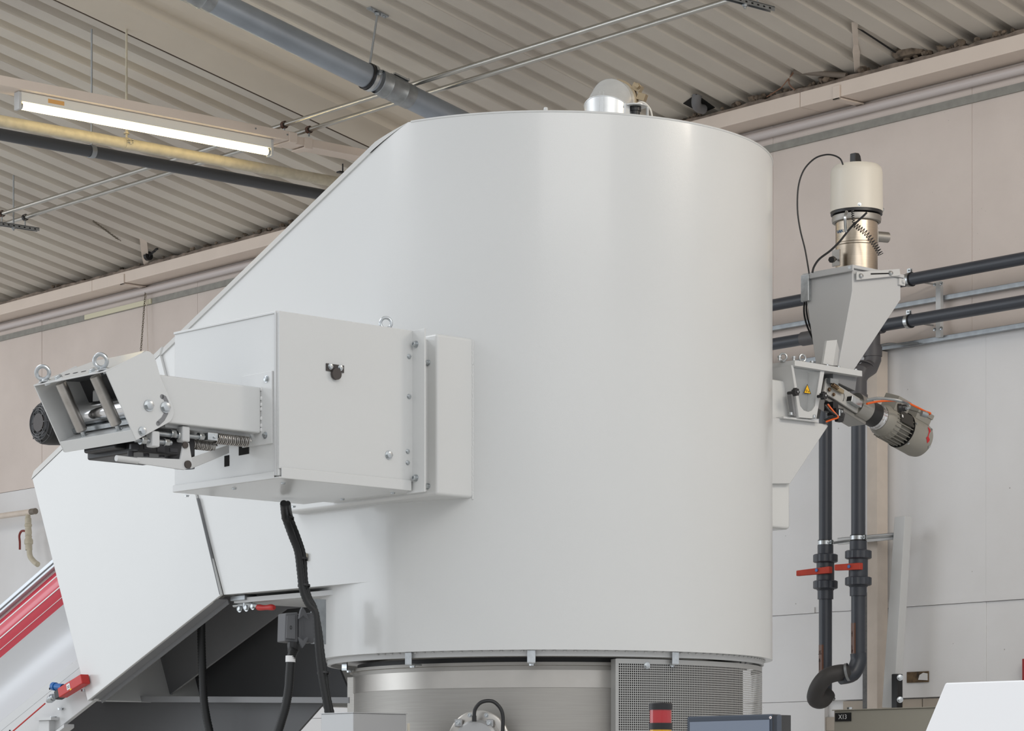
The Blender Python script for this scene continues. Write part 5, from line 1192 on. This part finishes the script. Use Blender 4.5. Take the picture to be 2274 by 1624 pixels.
# flange sensor with cable
fs_ = T('round_flange_drive', 'round steel flange drive with bolts and black cable on the vessel front', 'drive', MACH, pm(1065, 1640, d=9.4))
fc_ = pm(1065, 1650, d=9.42); fn_ = (fc_*1); fn_.z = 0; fn_.normalize()
part(fs_, 'flange', MB().lathe(fc_, fn_, [(0, .0), (.112, 0), (.112, .014), (.106, .018), (.085, .018), (.085, .022), (0, .022)], 64), steel_band)
part(fs_, 'centre_housing', MB().lathe(fc_+fn_*.02, fn_, [(.078, 0), (.078, .02), (.070, .028), (0, .03)], 56), silverpaint)
rt_ = V(0, 0, 1).cross(fn_).normalized()
for (u_, w_, r) in ((-.030, .102, .006), (.030, .101, .006)):
    part(fs_, 'cap_screw', MB().cap_screw(fc_+rt_*u_+V(0, 0, w_*.93)+fn_*.017, fn_, r), zinc)
for (u_, w_) in ((-.066, .068), (.046, .066)):
    c_ = fc_+rt_*u_*1.0+V(0, 0, w_)+fn_*.03
    part(fs_, 'mounting_ear', MB().obox(c_, fn_*.006, rt_*.014, V(0, 0, .014)), silverpaint, bevel=.004); part(fs_, 'cap_screw', MB().cap_screw(c_+fn_*.006, fn_, .007), zinc)
fd9 = 9.36
part(fs_, 'cable_gland', MB().cyl(pm(1053, 1603, d=fd9), pm(1053, 1590, d=fd9), .008, n=10), black)
part(fs_, 'cable', MB().tube(smooth_path([pm(x, y, d=fd9) for x, y in ((1053, 1592), (1055, 1576), (1066, 1562), (1082, 1557), (1098, 1560), (1112, 1575), (1117, 1595), (1116, 1630))], 6), .0065, 10), black)
# satin box left of it
a_ = pm(785, 1584, d=9.2)
bx = T('junction_housing', 'satin grey metal box at the bottom edge beside the vessel', 'box', MACH, (a_.x, a_.y, -.2))
q1 = pm(713, 1590, x=a_.x); q2 = pm(902, 1590, y=a_.y)
part(bx, 'body', MB().box((a_.x, a_.y, -.2), (q2.x, q1.y, a_.z)), silverpaint, bevel=.002)
part(bx, 'lid', MB().box((a_.x-.003, a_.y-.003, a_.z), (q2.x+.003, q1.y+.003, a_.z+.003)), silverpaint)
part(bx, 'side_conduit', MB().cyl(pm(907, 1607, d=9.5), pm(907, 1660, d=9.5), .005, n=10), M('woven_sleeve', (214, 206, 190), .7))
# small stuff behind between hose and box: rope with shackle
rs = T('rope_shackle', 'thin rope end with steel shackle below the conveyor beam', 'shackle', MACH, pm(690, 1570, d=10.6))
part(rs, 'rope', MB().cyl(pm(637, 1608, d=10.6), pm(678, 1577, d=10.6), .003, n=8), red)
part(rs, 'shackle', MB().torus(pm(683, 1574, d=10.6), (.5, -1, .3), .010, .003, 16, 6).torus(pm(692, 1571, d=10.6), (1, .2, .6), .010, .003, 16, 6), zinc)
solo('cross_tube', 'grey frame bar slanting behind the hoses at the bottom edge', 'bar', MACH, pm(600, 1624, d=10.9), MB().cyl(pm(560, 1650, d=10.9), pm(618, 1600, d=10.9), .012, n=10), alu)

# ================================================================= HOSES AND CONNECTOR
def corr(name, lab, pts, d, r, k=16, mat=rubber):
    pp = smooth_path([pm(*(p_[:2]), d=(p_[2] if len(p_) > 2 else d)) for p_ in pts], k)
    return solo(name, lab, 'hose', MACH, pp[-1], MB().tube(pp, r, 14, rf=lambda i: 1.0 if i % 2 else .90), mat, angle=60)
corr('corrugated_hose', 'black corrugated hose hanging alone below the hood, leftmost hose', [(448, 1370), (447, 1400), (448, 1450), (450, 1500), (452, 1545), (457, 1585), (470, 1640), (500, 1720), (530, 1850)], 10.65, .0165)
corr('corrugated_hose', 'black corrugated hose leading down from the grey connector', [(655, 1440), (647, 1460), (644, 1490), (641, 1530), (634, 1570), (624, 1605), (612, 1645), (590, 1730), (570, 1850)], 9.55, .0165)
corr('corrugated_hose', 'black corrugated hose running down from the feeder box tray, left of the twin run', [(630, 1118, 9.4), (634, 1150), (648, 1190), (661, 1225), (667, 1270), (672, 1310), (684, 1340), (700, 1360), (704, 1400), (708, 1450), (714, 1500), (722, 1545), (730, 1590)], 9.5, .0135, 10)
corr('corrugated_hose', 'slim black hose running down from the feeder box tray, right of the twin run', [(639, 1118, 9.4), (645, 1150), (662, 1195), (674, 1235), (678, 1290), (686, 1325), (699, 1352), (709, 1400), (715, 1450), (722, 1500), (728, 1545), (738, 1590)], 9.53, .0105, 10)
for px, py, lb_ in ((639, 1150, 'black strap around the twin hoses just under the feeder tray'), (670, 1241, 'black tie around the twin hoses beside the cream clip'), (675, 1300, 'black strap around the twin hoses near the chute bottom'), (718, 1494, 'black tie around the twin hoses below the silo rim')):
    c_ = pm(px, py, d=9.51); solo('cable_tie', lb_, 'cable tie', MACH, c_, MB().lathe(c_-V(0, 0, .005), (.1, .1, 1), [(.0205, 0), (.022, 0), (.022, .007), (.0205, .007)], 20, close=True), black, group=None)
q = pm(678, 1238, x=-R-.004)
solo('adhesive_clip', 'small cream cable clip stuck on the silo wall beside the hoses', 'clip', MACH, q, MB().box((q.x-.008, q.y-.012, q.z-.014), (q.x+.002, q.y+.012, q.z+.014)), cream, bevel=.002)
cn = T('plug_connector', 'grey rectangular industrial plug connector with locking levers', 'connector', MACH, pm(665, 1430, d=9.7))
cg = M('connector_grey', (92, 93, 96), .5, vary=.08)
def q(px, py, d=9.6): return pm(px, py, d=d)
cb_ = [q(634, 1362), q(662, 1360), q(662, 1428), q(632, 1425)]
depth = V(.05, .03, 0)
part(cn, 'plug_housing', MB().prism(cb_, V(.02, .07, 0)), cg, bevel=.004)
part(cn, 'plug_panel', MB().prism([q(638, 1368, 9.59), q(656, 1366, 9.59), q(656, 1420, 9.59), q(636, 1418, 9.59)], V(0, .004, 0)), cg, bevel=.001)
part(cn, 'emblem_ring', MB().torus(q(646, 1394, 9.585), (.3, -1, 0), .006, .0007, 18, 4).cyl(q(646, 1390, 9.585), q(646, 1398, 9.585), .0007, n=5), inkm)
part(cn, 'socket_housing', MB().prism([q(662, 1364, 9.605), q(698, 1360, 9.605), q(698, 1428, 9.605), q(662, 1428, 9.605)], V(.02, .06, 0)), cg, bevel=.004)
for pya, pyb, s_ in ((1375, 1348, 1), (1415, 1440, -1)):
    part(cn, 'locking_lever', MB().prism([q(664, pya, 9.58), q(668, pyb+8*s_, 9.58), q(672, pyb, 9.58), q(678, pyb+8*s_, 9.58), q(686, pya-2*s_, 9.58), q(683, pya, 9.58), q(674, pya-8*s_, 9.58)], V(0, .008, 0)), cg, bevel=.001)
part(cn, 'lever_bar', MB().box(tuple(q(671, 1412, 9.585)), tuple(q(676, 1378, 9.585)+V(.0, .006, 0))), cg)
part(cn, 'cable_gland', MB().lathe(q(651, 1452, 9.6), (0, 0, 1), [(.016, 0), (.02, .006), (.022, .03), (.020, .04)], 10), black)
part(cn, 'hose_label', MB().lathe(pm(645, 1471, d=9.55), (.03, 0, 1), [(.0172, 0), (.0174, 0), (.0174, .022), (.0172, .022)], 20), paper, 'white printed label band')
part(cn, 'wall_bracket', MB().box(tuple(q(694, 1430, 9.64)), tuple(q(712, 1330, 9.64)+V(.04, .03, 0))), galv)

# ================================================================= FOREGROUND AND FLOOR EQUIPMENT AT THE BOTTOM EDGE
st_ = T('signal_tower', 'signal tower light with red over yellow lens and black rings', 'signal light', HALL, P(HALL, 1467, 1640, d=7.5))
D_ = 7.5; c_ = P(HALL, 1467, 1624, d=D_); s_ = D_/FPX
zz = lambda py: (HY-py)*s_
r_t = 25*s_
part(st_, 'cap', MB().lathe((c_.x, c_.y, zz(1577)), (0, 0, 1), [(r_t*1.06, 0), (r_t*1.06, zz(1564)-zz(1577)), (r_t*.98, zz(1562)-zz(1577)), (0, zz(1561.5)-zz(1577))], 40), black)
part(st_, 'red_lens', MB().cyl((c_.x, c_.y, zz(1607)), (c_.x, c_.y, zz(1577)), r_t*.97, n=40), red_l, 'red lens')
part(st_, 'spacer_ring', MB().cyl((c_.x, c_.y, zz(1621)), (c_.x, c_.y, zz(1606.5)), r_t*1.06, n=40), black)
part(st_, 'yellow_lens', MB().cyl((c_.x, c_.y, zz(1652)), (c_.x, c_.y, zz(1621)), r_t*.97, n=40), yel_l, 'yellow lens')
part(st_, 'stand', MB().cyl((c_.x, c_.y, -EYE+.02), (c_.x, c_.y, zz(1652)), .012, n=20).cyl((c_.x, c_.y, -EYE), (c_.x, c_.y, -EYE+.02), .08, n=28), black)
mo_ = T('monitor', 'dark framed operator monitor showing a grey blue screen', 'monitor', HALL, P(HALL, 1640, 1760, d=6.6))
A_ = P(HALL, 1525, 1592, d=6.62); B_ = P(HALL, 1716, 1586, d=6.48); C_ = P(HALL, 1733, 1588, d=6.53)
dn = V(0, 0, -.30); ux = (B_-A_); ux.z = 0; ux.normalize(); nz = ux.cross(V(0, 0, 1)); 
if (nz.dot(FW)) > 0: nz = -nz
wB = (B_-A_).length
part(mo_, 'housing', MB().prism([A_, B_, B_+dn, A_+dn], -nz*.045), bezel, bevel=.004)
part(mo_, 'side_casing', MB().prism([B_+V(0, 0, -.002), C_-nz*.03, C_-nz*.03+dn, B_+dn], -nz*.02), black)
sd_ = .010
up_s = (B_-A_).normalized()
part(mo_, 'screen', MB().prism([A_+up_s*.010+V(0, 0, -.0135)+nz*.001, B_-up_s*.008+V(0, 0, -.0135)+nz*.001, B_-up_s*.008+dn*.95+nz*.001, A_+up_s*.010+dn*.95+nz*.001], nz*.0015), screen_m, 'grey blue lit screen')
lg_ = P(HALL, 1711.5, 1594.5, d=6.475)
part(mo_, 'round_badge', MB().cyl(B_-up_s*.0045*1.2+V(0, 0, -.0085)+nz*.0006, B_-up_s*.0054+V(0, 0, -.0085)+nz*.0016, .0035, n=18), paper)
part(mo_, 'badge_mark', MB().box(tuple(B_-up_s*.0054+V(0, 0, -.010)+nz*.0018-V(.001, .0001, 0)), tuple(B_-up_s*.0054+V(0, 0, -.007)+nz*.0022+V(.001, .0001, 0))), arrow_m)
part(mo_, 'stand', MB().cyl(V((A_+B_)/2)+dn*.9-nz*.03, V(((A_+B_)/2).x, ((A_+B_)/2).y, -EYE)-nz*.03, .03, n=20), black)
# cabinet X13
cbx = T('control_cabinet', 'pebble grey control cabinet top marked X13 below the riser pipes', 'cabinet', HALL, P(HALL, 1853, 1760, d=10.9))
A_ = P(HALL, 1852, 1579, d=10.9); 
cx0 = A_.x; q2 = P(HALL, 2150, 1570, x=cx0)
part(cbx, 'body', MB().box((cx0, q2.y-.1, -EYE), (cx0+.35, A_.y, A_.z)), cab_m, bevel=.003)
part(cbx, 'lid', MB().box((cx0-.006, q2.y-.1, A_.z), (cx0+.36, A_.y+.006, A_.z+.004)), cab_m, bevel=.001)
q0, q1 = P(HALL, 1855, 1603, x=cx0-.002), P(HALL, 1890, 1583, x=cx0-.002)
pl_ = part(cbx, 'name_tag', MB().box((cx0-.004, q1.y, q0.z), (cx0, q0.y, q1.z)), inkm, 'black tag with white characters X13')
text(pl_, 'print', 'X13', HALL, (cx0-.0052, (q0.y+q1.y)/2, (q0.z+q1.z)/2), (0, -1, 0), (0, 0, 1), .026, paper)
q0 = P(HALL, 1887, 1574, x=cx0+.03); part(cbx, 'bolt', MB().bolt(V(q0.x, q0.y, A_.z+.004), (0, 0, 1), .010), zinc)
# near white machine cover, window light painted in as a whiter colour
nd = 5.2
pts = [P(HALL, 2052, 1624+60, d=nd), P(HALL, 2028, 1684, d=nd), P(HALL, 2098, 1518, d=nd), P(HALL, 2300, 1511, d=nd*.97), P(HALL, 2420, 1505, d=nd*.95), P(HALL, 2420, 1760, d=nd*.95)]
mw = T('machine_cover', 'window-lit white slanted machine cover in the bottom right corner', 'machine cover', HALL, P(HALL, 2150, 1760, d=nd))
pp = [P(HALL, 2000, 1755, d=nd), P(HALL, 2099, 1517, d=nd), P(HALL, 2420, 1506, d=nd*.97), P(HALL, 2420, 1755, d=nd*.97)]
mwm = M('window_lit_white', (244, 245, 247), .4)  # whiter than the other paint, the window light is in the colour
part(mw, 'front_panel', MB().prism(pp, FW*.5+RT*.32), mwm, bevel=.003)
b0 = pp[0]; part(mw, 'base', MB().prism([V(b0.x, b0.y, -EYE), V(pp[3].x, pp[3].y, -EYE), V(pp[3].x, pp[3].y, pp[3].z), V(b0.x, b0.y, b0.z)], FW*.5+RT*.32), mwm)
